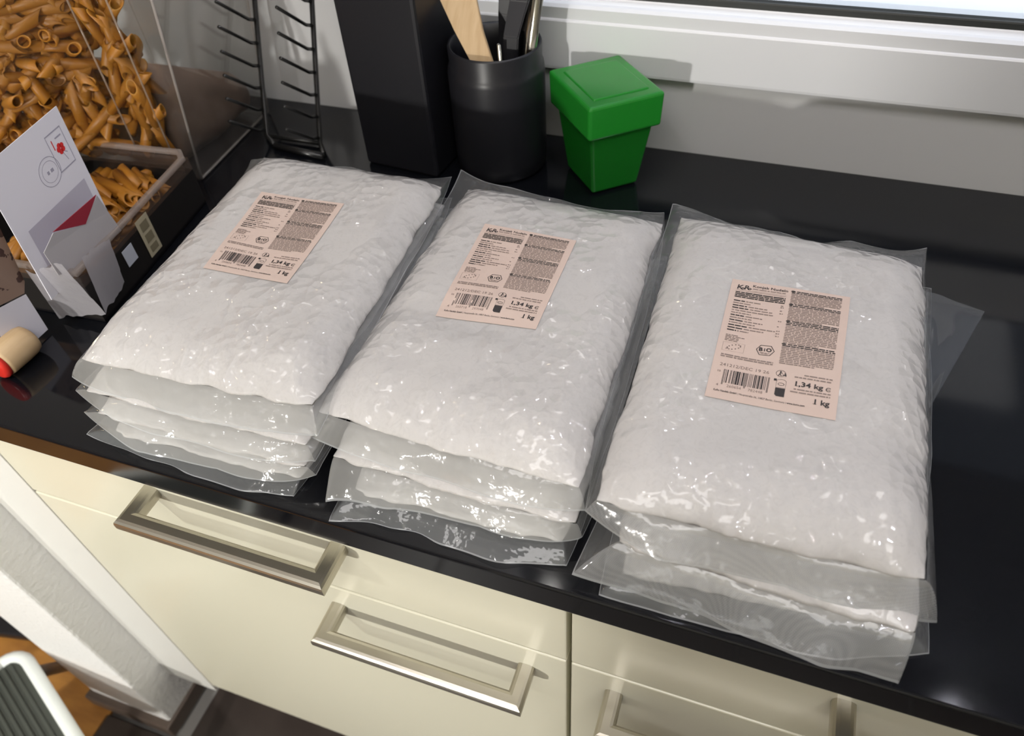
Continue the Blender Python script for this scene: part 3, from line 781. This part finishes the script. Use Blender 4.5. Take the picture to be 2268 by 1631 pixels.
# ------------------------------------------------------------------ green caddy
gb = empty('table_caddy', (-0.18, 0.535, 0), 'small green lidded plastic caddy on the worktop by the window', 'bin')
def frustum(name, b, t, z0, z1, m, parent, bev=0.003):
    bm = bmesh.new()
    vb = [bm.verts.new((x, y, z0)) for x, y in b]; vt = [bm.verts.new((x, y, z1)) for x, y in t]
    bm.faces.new(vb[::-1]); bm.faces.new(vt)
    for i in range(4): bm.faces.new((vb[i], vb[(i + 1) % 4], vt[(i + 1) % 4], vt[i]))
    if bev: bmesh.ops.bevel(bm, geom=list(bm.edges), offset=bev, segments=3, profile=0.5, affect='EDGES')
    return from_bm(name, bm, m, parent, False)
fcor = np.array([-0.1799, 0.4805]); ux = np.array([0.0440, 0.0363]); uy = np.array([-0.0442, 0.0495])
cen = fcor + (ux + uy) / 2
def quad_(s): return [tuple((cen + (ux * (a) + uy * (b)) * s / 2 - np.array([-0.18, 0.535]))) for a, b in ((-1, -1), (1, -1), (1, 1), (-1, 1))]
frustum('bin_body', quad_(1.0), quad_(1.34), 0.0008, 0.088, GREEN, gb, 0.0035)
frustum('bin_lid', quad_(1.50), quad_(1.53), 0.078, 0.117, GREEN, gb, 0.0035)
lidp = frustum('lid_flap', quad_(1.14), quad_(1.10), 0.1160, 0.1185, GREEN, gb, 0.001)

# ------------------------------------------------------------------ black tower, holder and tools
tw = empty('storage_tower', (-0.4125, 0.5215, 0), 'tall black rectangular box standing left of the tool holder', 'box', rz=math.radians(-6))
box('tower_body', -0.0505, 0.0505, -0.050, 0.052, 0.0005, 0.295, BLACK, tw, 0.004)
box('tower_lid', -0.0512, 0.0512, -0.051, 0.053, 0.295, 0.312, BLACK, tw, 0.003)
hd = empty('utensil_holder', (-0.305, 0.523, 0), 'black round ceramic holder with kitchen tools in it', 'holder')
bm = bmesh.new()
lathe(bm, [(0.050, 0.0005), (0.0535, 0.004), (0.0545, 0.02), (0.0545, 0.118), (0.0535, 0.124), (0.0515, 0.128), (0.0520, 0.146), (0.0510, 0.1485), (0.0485, 0.147), (0.0475, 0.12), (0.0475, 0.01)], 56)
from_bm('holder_cup', bm, BLACK2, hd, True)
def blade(name, stations, m, label, cat, th=0.004):
    """flat tool: stations = (centre xyz, half width vector)"""
    bm = bmesh.new(); A_ = []
    for c, hw, t_ in stations:
        c = Vector(c); hw = Vector(hw); n_ = Vector((0.1, -1, 0.25)).normalized()
        A_.append([bm.verts.new(c - hw - n_ * t_ / 2), bm.verts.new(c + hw - n_ * t_ / 2), bm.verts.new(c + hw + n_ * t_ / 2), bm.verts.new(c - hw + n_ * t_ / 2)])
    for a, b in zip(A_, A_[1:]):
        for i in range(4): bm.faces.new((a[i], a[(i + 1) % 4], b[(i + 1) % 4], b[i]))
    bm.faces.new(A_[0][::-1]); bm.faces.new(A_[-1])
    bmesh.ops.bevel(bm, geom=list(bm.edges), offset=t_ * 0.2, segments=2, affect='EDGES')
    return bm
def tool(name, parts, label):
    r = empty(name, parts[0][1][0][0], label, 'kitchen tool')
    for nm, st, m in parts:
        o = from_bm(nm, blade(nm, st, m, '', ''), m, None, False); adopt(o, r)
    return r
tool('wooden_spatula', [('spatula_blade', [((-0.297, 0.492, 0.02), (0.011, 0, 0), 0.006), ((-0.304, 0.484, 0.140), (0.0125, 0, 0), 0.006), ((-0.3225, 0.497, 0.168), (0.0165, 0, 0), 0.006), ((-0.3415, 0.520, 0.190), (0.0215, 0, 0), 0.005), ((-0.365, 0.545, 0.235), (0.026, 0, 0), 0.004), ((-0.38, 0.56, 0.27), (0.025, 0, 0), 0.003)], WOOD)], 'pale wooden spatula leaning left in the black holder')
tool('black_turner', [('turner_handle', [((-0.288, 0.500, 0.012), (0.006, 0, 0), 0.006), ((-0.280, 0.510, 0.160), (0.0085, 0, 0), 0.007), ((-0.276, 0.530, 0.190), (0.0105, 0, 0), 0.007), ((-0.272, 0.545, 0.26), (0.011, 0, 0), 0.006)], BLACK)], 'black plastic turner in the middle of the tool holder')
tool('black_ladle', [('ladle_handle', [((-0.300, 0.525, 0.012), (0.006, 0, 0), 0.006), ((-0.297, 0.540, 0.170), (0.0075, 0, 0), 0.006), ((-0.291, 0.552, 0.26), (0.009, 0, 0), 0.006)], BLACK2)], 'narrow black tool behind the spatula in the holder')
st_ = empty('steel_whisk', (-0.27, 0.51, 0.01), 'shiny steel tube handle leaning right in the holder', 'kitchen tool')
adopt(tube('whisk_handle', [(-0.283, 0.515, 0.012), (-0.262, 0.518, 0.165), (-0.2505, 0.545, 0.230), (-0.246, 0.56, 0.275)], 0.0095, mat('polished_steel', (0.55, 0.53, 0.47), 0.15, metal=1.0), None, 20), st_)
st2 = empty('steel_skewer', (-0.287, 0.495, 0.01), 'thin steel rod between spatula and turner', 'kitchen tool')
adopt(tube('skewer_rod', [(-0.290, 0.500, 0.012), (-0.2885, 0.494, 0.158)], 0.0022, mat('polished_steel', (0.55, 0.53, 0.47), 0.15, metal=1.0), None, 10), st2)

# ------------------------------------------------------------------ black wire rack leaning on the wall
rk = empty('wire_rack', (-0.585, 0.50, 0), 'black wire rack with upturned prongs leaning on the wall', 'rack')
def rp(o): return adopt(o, rk)
for x in (-0.626, -0.546):
    xb = -0.600 if x < -0.6 else -0.530
    rp(tube('post', [(xb, 0.478, 0.004), (x, 0.497, 0.005), (x, 0.590, 0.262)], 0.0032, BLACKWIRE, None, 10, (1, 0.1, 0.1)))
    for k in range(10):
        t = (k + 0.27) / 10.4
        y = 0.497 + (0.590 - 0.497) * t; z = 0.005 + 0.257 * t
        rp(tube('prong', [(x, y, z), (x, y - 0.014, z + 0.0065), (x, y - 0.060, z + 0.0445)], 0.0021, BLACKWIRE, None, 8, (1, 0, 0.1)))
for z, y in ((0.262, 0.590),):
    rp(tube('crossbar', [(-0.626, y, z), (-0.546, y, z)], 0.0032, BLACKWIRE, None, 10, (0, 0.2, 1)))
rp(tube('base_bar', [(-0.602, 0.478, 0.0045), (-0.526, 0.470, 0.0045)], 0.0042, BLACKWIRE, None, 10))
rp(tube('base_bar', [(-0.626, 0.497, 0.005), (-0.546, 0.497, 0.005)], 0.003, BLACKWIRE, None, 10))

# ------------------------------------------------------------------ left corner: tray with pasta, letters, film
TRX = -0.612
tr = empty('black_tray', (-0.70, 0.25, 0), 'black plastic tray with pale rim holding pasta bag and letters', 'tray')
c0 = np.array([-0.6188, 0.3487]); c1 = np.array([-0.5931, 0.1400]); ex = np.array([-0.20, -0.012])
ring = [c0, c1, c1 + ex, c0 + ex]
bm = bmesh.new()
inn = [np.array(c) + (np.mean(ring, 0) - np.array(c)) * 0.06 for c in ring]
def wall_ring(bm, ro, ri, z0, z1):
    a = [bm.verts.new((*p, z0)) for p in ro]; b = [bm.verts.new((*p, z1)) for p in ro]; c = [bm.verts.new((*p, z1)) for p in ri]; d = [bm.verts.new((*p, z0)) for p in ri]
    for i in range(4):
        j = (i + 1) % 4
        for q in ((a, b), (b, c), (c, d), (d, a)): bm.faces.new((q[0][i], q[0][j], q[1][j], q[1][i]))
wall_ring(bm, [tuple(p) for p in ring], [tuple(p) for p in inn], 0.001, 0.046)
o = from_bm('tray_wall', bm, mat('tray_plastic', (0.018, 0.016, 0.015), 0.3), None); adopt(o, tr)
bm = bmesh.new(); wall_ring(bm, [tuple(p) for p in ring], [tuple(p) for p in inn], 0.046, 0.061); adopt(from_bm('clear_wall', bm, film_mat('smoky_plastic', 0.22, (0.30, 0.22, 0.18), 0.06, None, 1.45), None), tr)
bm = bmesh.new(); plate(bm, [(*p, 0.0025) for p in ring], 0.003, (0, 0, 1)); adopt(from_bm('tray_base', bm, BLACK, None), tr)
bm = bmesh.new()
sweep(bm, [(*(c0 + ex), 0.0645), (*(c0 + np.array([-0.012, 0.002])), 0.0645), (*(c0 + np.array([0.001, -0.010])), 0.0645), (*c1, 0.0645), (*(c1 + ex), 0.0645)], rrect(0.007, 0.006, 0.002, 2))
adopt(from_bm('tray_rim', bm, RIMCLEAR, None), tr)
# stickers on the tray side
def on_side(t, z): 
    p = c0 + (c1 - c0) * t + np.array([0.0016, 0.0]); return (p[0], p[1], z)
def sticker(name, t0, t1, z0, z1, m):
    bm = bmesh.new(); plate(bm, [on_side(t0, z0), on_side(t1, z0), on_side(t1, z1), on_side(t0, z1)], 0.0004, (1, 0.12, 0)); return adopt(from_bm(name, bm, m, None), tr)
s1 = sticker('barcode_sticker', 0.46, 0.56, 0.010, 0.055, STICKER)
for k, (a, b) in enumerate(((0.014, 0.022), (0.026, 0.036), (0.040, 0.050))):
    bm = bmesh.new(); plate(bm, [tuple(np.array(on_side(q, z)) + np.array([0.0005, 0, 0])) for q, z in ((0.48, a), (0.54, a), (0.54, b), (0.48, b))], 0.0002, (1, 0.12, 0))
    o = from_bm('sticker_print', bm, mat('olive_print', (0.22, 0.19, 0.12), 0.7), None); adopt(o, tr); o.parent = s1; o.matrix_parent_inverse = (tr.matrix_basis @ s1.matrix_parent_inverse).inverted()
sticker('square_sticker', 0.64, 0.72, 0.024, 0.043, mat('blue_white_sticker', (0.55, 0.58, 0.66), 0.6))

# pasta bag
BA = np.array([-0.697, 0.3546]); BB = np.array([-0.6614, 0.3686]); BD = BA + np.array([-0.16, -0.135])
ZB, ZT = 0.055, 0.285
pb = empty('pasta_bag', (-0.74, 0.30, 0.004), 'clear cellophane bag full of penne standing in the black tray', 'bag')
def bag_wall(name, p, q, m):
    o = sheet(name, [(*p, ZB), (*q, ZB), (*q, ZT), (*p, ZT)], m, 16, 0.0, 4)
    v = o.data.vertices
    d = np.array([q[1] - p[1], -(q[0] - p[0])]); d /= np.linalg.norm(d)
    for w_ in v:
        nz = (fbm(np.array([w_.co.x * 30]), np.array([w_.co.z * 22 + w_.co.y * 30]), 6)[0] - 0.5) * 0.006
        w_.co.x += d[0] * nz; w_.co.y += d[1] * nz
    return adopt(o, pb)
bag_wall('front_film', BD, BA, BAGFILM); bag_wall('side_film', BA, BB, BAGFILM)
for q in (BA, BB, BD):
    adopt(tube('seam', [(*q, ZB), (*q, ZT)], 0.0011, film_mat('seam_film', 0.5, (0.6, 0.48, 0.38), 0.1, None, 1.4), None, 8, (1, 0, 0)), pb)
# penne: one mesh, many individuals
bm = bmesh.new()
n = 14; L_ = 0.060; r0, r1 = 0.0062, 0.0049; rings = []
for (r, xs, sl) in ((r0, -L_ / 2, 1.1), (r0, L_ / 2, 1.1), (r1, L_ / 2, 1.1), (r1, -L_ / 2, 1.1)):
    rings.append([bm.verts.new((xs + sl * r * math.cos(2 * math.pi * k / n), r * math.cos(2 * math.pi * k / n) * 1.0, r * math.sin(2 * math.pi * k / n))) for k in range(n)])
for a, b in ((0, 1), (1, 2), (2, 3), (3, 0)):
    for k in range(n): bm.faces.new((rings[a][k], rings[a][(k + 1) % n], rings[b][(k + 1) % n], rings[b][k]))
bmesh.ops.recalc_face_normals(bm, faces=bm.faces)
pme = bpy.data.meshes.new('penne'); bm.to_mesh(pme); bm.free(); pme.materials.append(PENNE)
for p_ in pme.polygons: p_.use_smooth = len(p_.vertices) == 4
rp_ = random.Random(3)
def put_penne(base, ax, nrm, w_, depth, z, tilt, yaw):
    o = bpy.data.objects.new('penne', pme); COL.objects.link(o)
    p = base + ax * w_ - nrm * depth
    d = Vector((ax[0] * math.cos(tilt), ax[1] * math.cos(tilt), math.sin(tilt)))
    d = (d + Vector((nrm[0], nrm[1], 0)) * yaw).normalized()
    q = d.to_track_quat('X', 'Z')
    o.rotation_euler = (q @ Matrix.Rotation(rp_.uniform(0, 6.28), 3, 'X').to_quaternion()).to_euler()
    o.location = (p[0], p[1], z)
    tag(o, 'single dry ridged penne inside the clear pasta bag', 'pasta', 'penne in the clear pasta bag')
axf = (BD - BA) / np.linalg.norm(BD - BA); nf = np.array([-axf[1], axf[0]])
if nf[1] > 0: nf = -nf
axs = (BB - BA) / np.linalg.norm(BB - BA); ns = np.array([axs[1], -axs[0]])
if ns[0] < 0: ns = -ns
cnt = 0
z = ZB + 0.008
while z < ZT - 0.01:
    w_ = 0.018 + rp_.uniform(0, 0.03)
    while w_ < 0.19:
        up = z > 0.15
        tilt = rp_.gauss(0.05, 0.2) if up else rp_.choice([rp_.gauss(0, 0.4), rp_.gauss(1.45, 0.25), rp_.uniform(-1.5, 1.5)])
        yaw = rp_.gauss(0, 0.12) if rp_.random() < 0.75 else rp_.uniform(-2.5, 2.5)
        put_penne(BA, axf, nf, w_, 0.011 + rp_.uniform(0, 0.008), z + rp_.uniform(-0.004, 0.004), tilt, yaw); cnt += 1
        w_ += rp_.uniform(0.030, 0.046)
    z += 0.0118
# deeper layers of the same pasta, too buried to pick apart: one joined part of the bag
pv = np.array([v.co[:] for v in pme.vertices]); pf = [tuple(p.vertices) for p in pme.polygons]
dv = []; df_ = []
for k in range(330):
    z = rp_.uniform(ZB + 0.01, ZT - 0.012); w_ = rp_.uniform(0.012, 0.185); dp = rp_.uniform(0.024, 0.042)
    if w_ < 0.03: dp = rp_.uniform(0.018, 0.03)
    p = BA + axf * w_ - nf * dp
    R3 = Matrix.Rotation(rp_.uniform(0, 6.28), 3, 'Z') @ Matrix.Rotation(rp_.uniform(-1.4, 1.4), 3, 'Y')
    n0 = len(dv)
    q = pv @ np.array(R3).T + np.array([p[0], p[1], z])
    dv += q.tolist(); df_ += [tuple(i + n0 for i in f) for f in pf]
o = pyd('penne_mass', dv, df_, PENNE, None, True); o['kind'] = 'stuff'; adopt(o, pb)
for k in range(40):
    put_penne(BA, axs, ns, rp_.uniform(0.008, 0.032), 0.011 + rp_.uniform(0, 0.008), ZB + 0.008 + (ZT - ZB - 0.02) * k / 40, rp_.uniform(0.6, 1.9), rp_.uniform(-0.6, 0.6)); cnt += 1

for k in range(46):     # loose ends of the bag slumped into the tray
    y_ = 0.195 + 0.125 * rp_.random()
    xf = BA[0] + (BA[0] - BD[0]) / (BA[1] - BD[1]) * (y_ - BA[1])
    x_ = rp_.uniform(max(xf, -0.74), -0.650)
    z_ = 0.036 + 0.016 * rp_.random()
    put_penne(np.array([x_, y_]), axs, nf, 0, 0, z_, rp_.gauss(0, 0.25), rp_.uniform(0.6, 2.5)); cnt += 1
dv = []; df_ = []
for k in range(90):
    y_ = 0.190 + 0.135 * rp_.random()
    R3 = Matrix.Rotation(rp_.uniform(1.0, 2.1), 3, 'Z') @ Matrix.Rotation(rp_.uniform(-0.25, 0.25), 3, 'Y')
    n0 = len(dv)
    dv += (pv @ np.array(R3).T + np.array([rp_.uniform(-0.74, -0.640), y_, rp_.uniform(0.012, 0.036)])).tolist(); df_ += [tuple(i + n0 for i in f) for f in pf]
o = pyd('penne_mass', dv, df_, PENNE, None, True); o['kind'] = 'stuff'; adopt(o, pb)
print('penne', cnt)
# acrylic box behind the tray; brown block added for the blurred pasta reflection
ab_ = empty('acrylic_box', (-0.72, 0.47, 0), 'clear acrylic storage box standing behind the black tray', 'box')
q0 = np.array([-0.6526, 0.3889]); q1 = np.array([-0.6640, 0.5600]); exb = np.array([-0.15, -0.012])
for nm, p, q in (('box_wall', q0, q1), ('box_wall', q1, q1 + exb), ('box_wall', q0 + exb, q0), ('box_wall', q1 + exb, q0 + exb)):
    bm = bmesh.new()
    fl_ = 0.030 if p is q0 or q is q0 else 0.0
    def top(pt): return (pt[0] + (0.034 if abs(pt[0] - q0[0]) < 0.02 else -0.01), pt[1], 0.25)
    plate(bm, [(*p, 0.003), (*q, 0.003), top(q), top(p)], 0.0022)
    adopt(from_bm(nm, bm, CLEAR, None), ab_)
bm = bmesh.new(); plate(bm, [(*p, 0.002) for p in (q0, q1, q1 + exb, q0 + exb)], 0.003, (0, 0, 1)); adopt(from_bm('box_base', bm, CLEAR, None), ab_)
def ptop(pt): return (pt[0] + 0.034, pt[1], 0.25)
for pt_ in (q0, q1): adopt(tube('box_edge', [(*pt_, 0.003), ptop(pt_)], 0.0016, film_mat('edge_acrylic', 0.55, (0.62, 0.56, 0.52), 0.08, None, 1.5), None, 8, (1, 0, 0)), ab_)
adopt(tube('box_edge', [(*q0, 0.003), (*q1, 0.003)], 0.0014, film_mat('edge_acrylic', 0.55, (0.62, 0.56, 0.52), 0.08, None, 1.5), None, 8), ab_)
bp = empty('pasta_blur_block', (-0.73, 0.47, 0.004), 'brown block added for the blurred pasta reflection in the clear acrylic box', 'pouch')
bm = bmesh.new()
bmesh.ops.create_cube(bm, size=1.0)
bmesh.ops.subdivide_edges(bm, edges=list(bm.edges), cuts=7, use_grid_fill=True)
for v in bm.verts:
    x, y, z = v.co
    k = 1 - 0.25 * (abs(z) * 2) ** 4
    px = -0.735 + x * 0.115 * k; py = 0.472 + y * 0.145 * (1 - 0.06 * (abs(z) * 2) ** 4)
    hz = 0.135 - (py - 0.40) * 0.55
    v.co = (px + 0.004 * math.sin(py * 60 + z * 5), py + 0.003 * math.sin(px * 70), 0.0045 + (z + 0.5) * hz)
adopt(from_bm('blur_body', bm, PASTA_BLUR, None, True), bp)

# envelopes and papers
en = empty('envelope', (-0.64, 0.20, 0.06), 'white stamped window envelope leaning in front of the pasta bag', 'envelope')
E_TR = Vector((-0.640, 0.2419, 0.1751)); E_BR = Vector((-0.6200, 0.2215, 0.050)); 
e_left = (Vector((-0.640, 0.1678, 0.1682)) - E_TR) * 1.36
E_TL = E_TR + e_left; E_BL = E_BR + e_left
en_n = (E_TL - E_TR).cross(E_BR - E_TR).normalized()
if en_n.x < 0: en_n = -en_n
bm = bmesh.new(); plate(bm, [E_TR, E_BR, E_BL, E_TL], 0.0012, en_n); ebody = adopt(from_bm('envelope_body', bm, PAPER, None), en)
def ep(a, b, h_=0.0008):   # a from right edge (m), b from top (m)
    ax = e_left.normalized(); dn = (E_BR - E_TR).normalized()
    return E_TR + ax * a + dn * b + en_n * h_
def eprint(name, polys, m):
    bm = bmesh.new()
    for pl in polys:
        vs = [bm.verts.new(ep(a, b)) for a, b in pl]; bm.faces.new(vs)
    return adopt(from_bm(name, bm, m, None), en)
def ringp(pts, w_):
    c = np.mean(pts, 0); out = []
    I = [tuple(c + (np.array(p) - c) * (1 - w_ / np.linalg.norm(np.array(p) - c))) for p in pts]
    n = len(pts)
    return [[pts[i], pts[(i + 1) % n], I[(i + 1) % n], I[i]] for i in range(n)]
# franked stamp: frame with a red flower; round postmark
sx0, sx1, sy0, sy1 = 0.007, 0.028, 0.014, 0.048
eprint('stamp_frame', ringp([(sx0, sy0), (sx1, sy0), (sx1, sy1), (sx0, sy1)], 0.0012), INKGREY)
fl5 = []
for k in range(5):
    a = k * 2 * math.pi / 5
    fl5.append([(0.0165 + 0.0028 * math.cos(a) + 0.0025 * math.cos(t * math.pi / 4), 0.0305 + 0.0028 * math.sin(a) + 0.0025 * math.sin(t * math.pi / 4)) for t in range(8)])
eprint('stamp_flower', fl5, INKRED)
eprint('stamp_stem', [[(0.0160, 0.034), (0.0166, 0.034), (0.0140, 0.043), (0.0134, 0.043)], [(0.010, 0.020), (0.018, 0.020), (0.018, 0.0212), (0.010, 0.0212)], [(0.011, 0.0365), (0.0135, 0.0345), (0.0140, 0.0350), (0.0114, 0.0372)]], INKGREY)
eprint('stamp_print', [[(0.0225, 0.020), (0.0235, 0.020), (0.0235, 0.029), (0.0225, 0.029)]], INKRED)
pmk = [(0.0385 + 0.0130 * math.cos(t * math.pi / 14), 0.040 + 0.0130 * math.sin(t * math.pi / 14)) for t in range(28)]
eprint('postmark', ringp(pmk, 0.0006) + ringp([(0.0385 + (x - 0.0385) * 0.72, 0.040 + (y - 0.040) * 0.72) for x, y in pmk], 0.0004) + [[(0.034, 0.0385), (0.0375, 0.0385), (0.0375, 0.0415), (0.034, 0.0415)], [(0.0395, 0.0385), (0.042, 0.0385), (0.042, 0.0415), (0.0395, 0.0415)]], INKGREY)
eprint('address_window', [[(0.008, 0.066), (0.088, 0.066), (0.088, 0.118), (0.008, 0.118)]], mat('window_film_paper', (0.44, 0.42, 0.50), 0.35))
eprint('address_print', [[(0.030, 0.094), (0.066, 0.0945), (0.066, 0.0961), (0.030, 0.0956)], [(0.054, 0.099), (0.070, 0.099), (0.070, 0.1006), (0.054, 0.1006)]], mat('pale_red_ink', (0.40, 0.25, 0.32), 0.7))
for c in en.children:
    if c.name.split('.')[0] in ('stamp_frame', 'stamp_flower', 'stamp_stem', 'stamp_print', 'postmark', 'address_print', 'address_window'):
        for v in c.data.vertices: v.co += en_n * (0.0010 if c.name.startswith('address_print') else 0.0)
lt = empty('letter', (-0.60, 0.17, 0.05), 'grey letter with a dark red flap below the stamped envelope', 'letter')
bm = bmesh.new(); plate(bm, [(-0.602, 0.1471, 0.1040), (-0.602, 0.1801, 0.0902), (-0.602, 0.2070, 0.1054), (-0.602, 0.2095, 0.0843), (-0.601, 0.2122, 0.0605), (-0.600, 0.1548, 0.0580), (-0.600, 0.1280, 0.0700), (-0.602, 0.1289, 0.0949)], 0.0010, (1, -0.1, 0.2)); adopt(from_bm('letter_sheet', bm, GREYPAPER, None), lt)
bm = bmesh.new(); plate(bm, [(-0.6025, 0.1480, 0.1045), (-0.6025, 0.2070, 0.1062), (-0.6015, 0.1805, 0.0906)], 0.0010, (1, -0.1, 0.2)); adopt(from_bm('letter_flap', bm, RED, None), lt)
bc = empty('brochure', (-0.66, 0.10, 0.05), 'brochure with a dark photo of dates below the envelope', 'paper')
bm = bmesh.new(); plate(bm, [(-0.649, 0.1358, 0.118), (-0.647, 0.1240, 0.0550), (-0.6455, 0.1163, 0.0466), (-0.6455, 0.0800, 0.0560), (-0.649, 0.100, 0.100)], 0.001, (1, -0.5, 0.5)); adopt(from_bm('photo_panel', bm, BROWNPIC, None), bc)
bm = bmesh.new(); plate(bm, [(-0.6445, 0.1163, 0.0456), (-0.640, 0.112, 0.004), (-0.640, 0.062, 0.004), (-0.6445, 0.080, 0.0545)], 0.001, (1, -0.5, 0.5)); adopt(from_bm('blank_panel', bm, PAPER, None), bc)
f1 = sheet('crumpled_film', [(-0.591, 0.152, 0.0735), (-0.591, 0.188, 0.0700), (-0.589, 0.178, 0.021), (-0.583, 0.138, 0.016)], MILKFILM, 24, 0.006, 12, None, 0.001, 5.0)
tag(f1, 'crumpled milky film hanging over the side of the black tray', 'film')
f2 = sheet('crumpled_film', [(-0.640, 0.127, 0.063), (-0.591, 0.131, 0.080), (-0.583, 0.138, 0.016), (-0.640, 0.128, 0.002)], MILKFILM, 24, 0.008, 21, None, 0.001, 5.0)
tag(f2, 'crumpled milky film hanging down the front of the black tray', 'film')
# wooden stopper with a red end
ws = empty('wooden_stopper', (-0.6350, 0.0640, 0.0166), 'turned wooden stopper with a red end lying at the worktop edge', 'stopper')
ax = Vector((0.06, 1.0, 0.0)).normalized()
bm = bmesh.new(); lathe(bm, [(0.0150, -0.012), (0.0158, -0.008), (0.0161, 0.009), (0.0156, 0.019), (0.0138, 0.0245), (0.009, 0.027)], 36)
o = from_bm('stopper_body', bm, WOOD, ws, True); o.rotation_euler = ax.to_track_quat('Z', 'Y').to_euler()
bm = bmesh.new(); lathe(bm, [(0.0118, -0.0180), (0.0136, -0.0175), (0.0152, -0.0150), (0.0152, -0.0118)], 36)
o = from_bm('stopper_cap', bm, mat('red_plastic', (0.62, 0.03, 0.02), 0.3), ws, True); o.rotation_euler = ax.to_track_quat('Z', 'Y').to_euler(); o['label'] = 'red end cap'

# ------------------------------------------------------------------ step stool and dark frame at lower left
ss = empty('step_stool', (-0.95, -0.25, FZ), 'white steel step stool with black ribbed tread at lower left', 'step stool')
SZ = -0.68
cs = np.array([-0.994, -0.045]); d1 = np.array([0.917, -0.399]); d2 = np.array([-0.40, -0.917])
def stp(a, b, z=SZ): p = cs + d1 * a + d2 * b; return (p[0], p[1], z)
def rounded(w_, d_, r, inset=0.0, n=5):
    out = []
    for cx, cy, a0 in ((r, r, 180), (w_ - r, r, 270), (w_ - r, d_ - r, 0), (r, d_ - r, 90)):
        for k in range(n + 1):
            a = math.radians(a0 + 90 * k / n); out.append((cx + (r - inset) * math.cos(a), cy + (r - inset) * math.sin(a)))
    return out
SW, SD = 0.30, 0.26
path = [stp(*p) for p in rounded(SW, SD, 0.03)]; path.append(path[0])
bm = bmesh.new(); sweep(bm, path, circ(0.0105, 10), (0, 0, 1)); adopt(from_bm('tread_frame', bm, WHITE_METAL, None, True), ss)
bm = bmesh.new(); vs = [bm.verts.new(stp(*p, SZ + 0.002)) for p in rounded(SW, SD, 0.03, 0.006)]; bm.faces.new(vs)
r_ = bmesh.ops.extrude_face_region(bm, geom=list(bm.faces)); 
for v in [g for g in r_['geom'] if isinstance(g, bmesh.types.BMVert)]: v.co.z -= 0.008
tread = adopt(from_bm('tread', bm, RUBBER, None), ss)
for k in range(21):
    b = 0.022 + k * 0.0108
    bm = bmesh.new(); sweep(bm, [stp(0.014, b, SZ + 0.0035), stp(SW - 0.014, b, SZ + 0.0035)], rrect(0.0055, 0.004, 0.0012, 1)); adopt(from_bm('tread_rib', bm, RUBBER, None), ss)
for a, b in ((0.03, 0.03), (SW - 0.03, 0.03), (0.03, SD - 0.02), (SW - 0.03, SD - 0.02)):
    p0 = stp(a, b, SZ - 0.008); p1 = stp(a + (-0.10 if a < 0.15 else 0.03), b + (-0.05 if b < 0.1 else 0.05), FZ + 0.008)
    adopt(tube('leg', [p0, p1], 0.011, GREY_METAL if b < 0.1 else WHITE_METAL, None, 12, (1, 0, 0)), ss)
    adopt(tube('rubber_foot', [(p1[0], p1[1], FZ + 0.0005), (p1[0], p1[1], FZ + 0.03)], 0.014, BLACK, None, 12, (1, 0, 0)), ss)
db = empty('floor_rail', (-1.24, 0.02, FZ), 'dark low metal rail on the orange floor behind the wall end', 'rail')
bm = bmesh.new(); sweep(bm, [(-1.42, -0.02, FZ + 0.012), (-1.085, 0.045, FZ + 0.012)], rrect(0.035, 0.022, 0.004, 2)); adopt(from_bm('rail_bar', bm, BLACK, None), db)
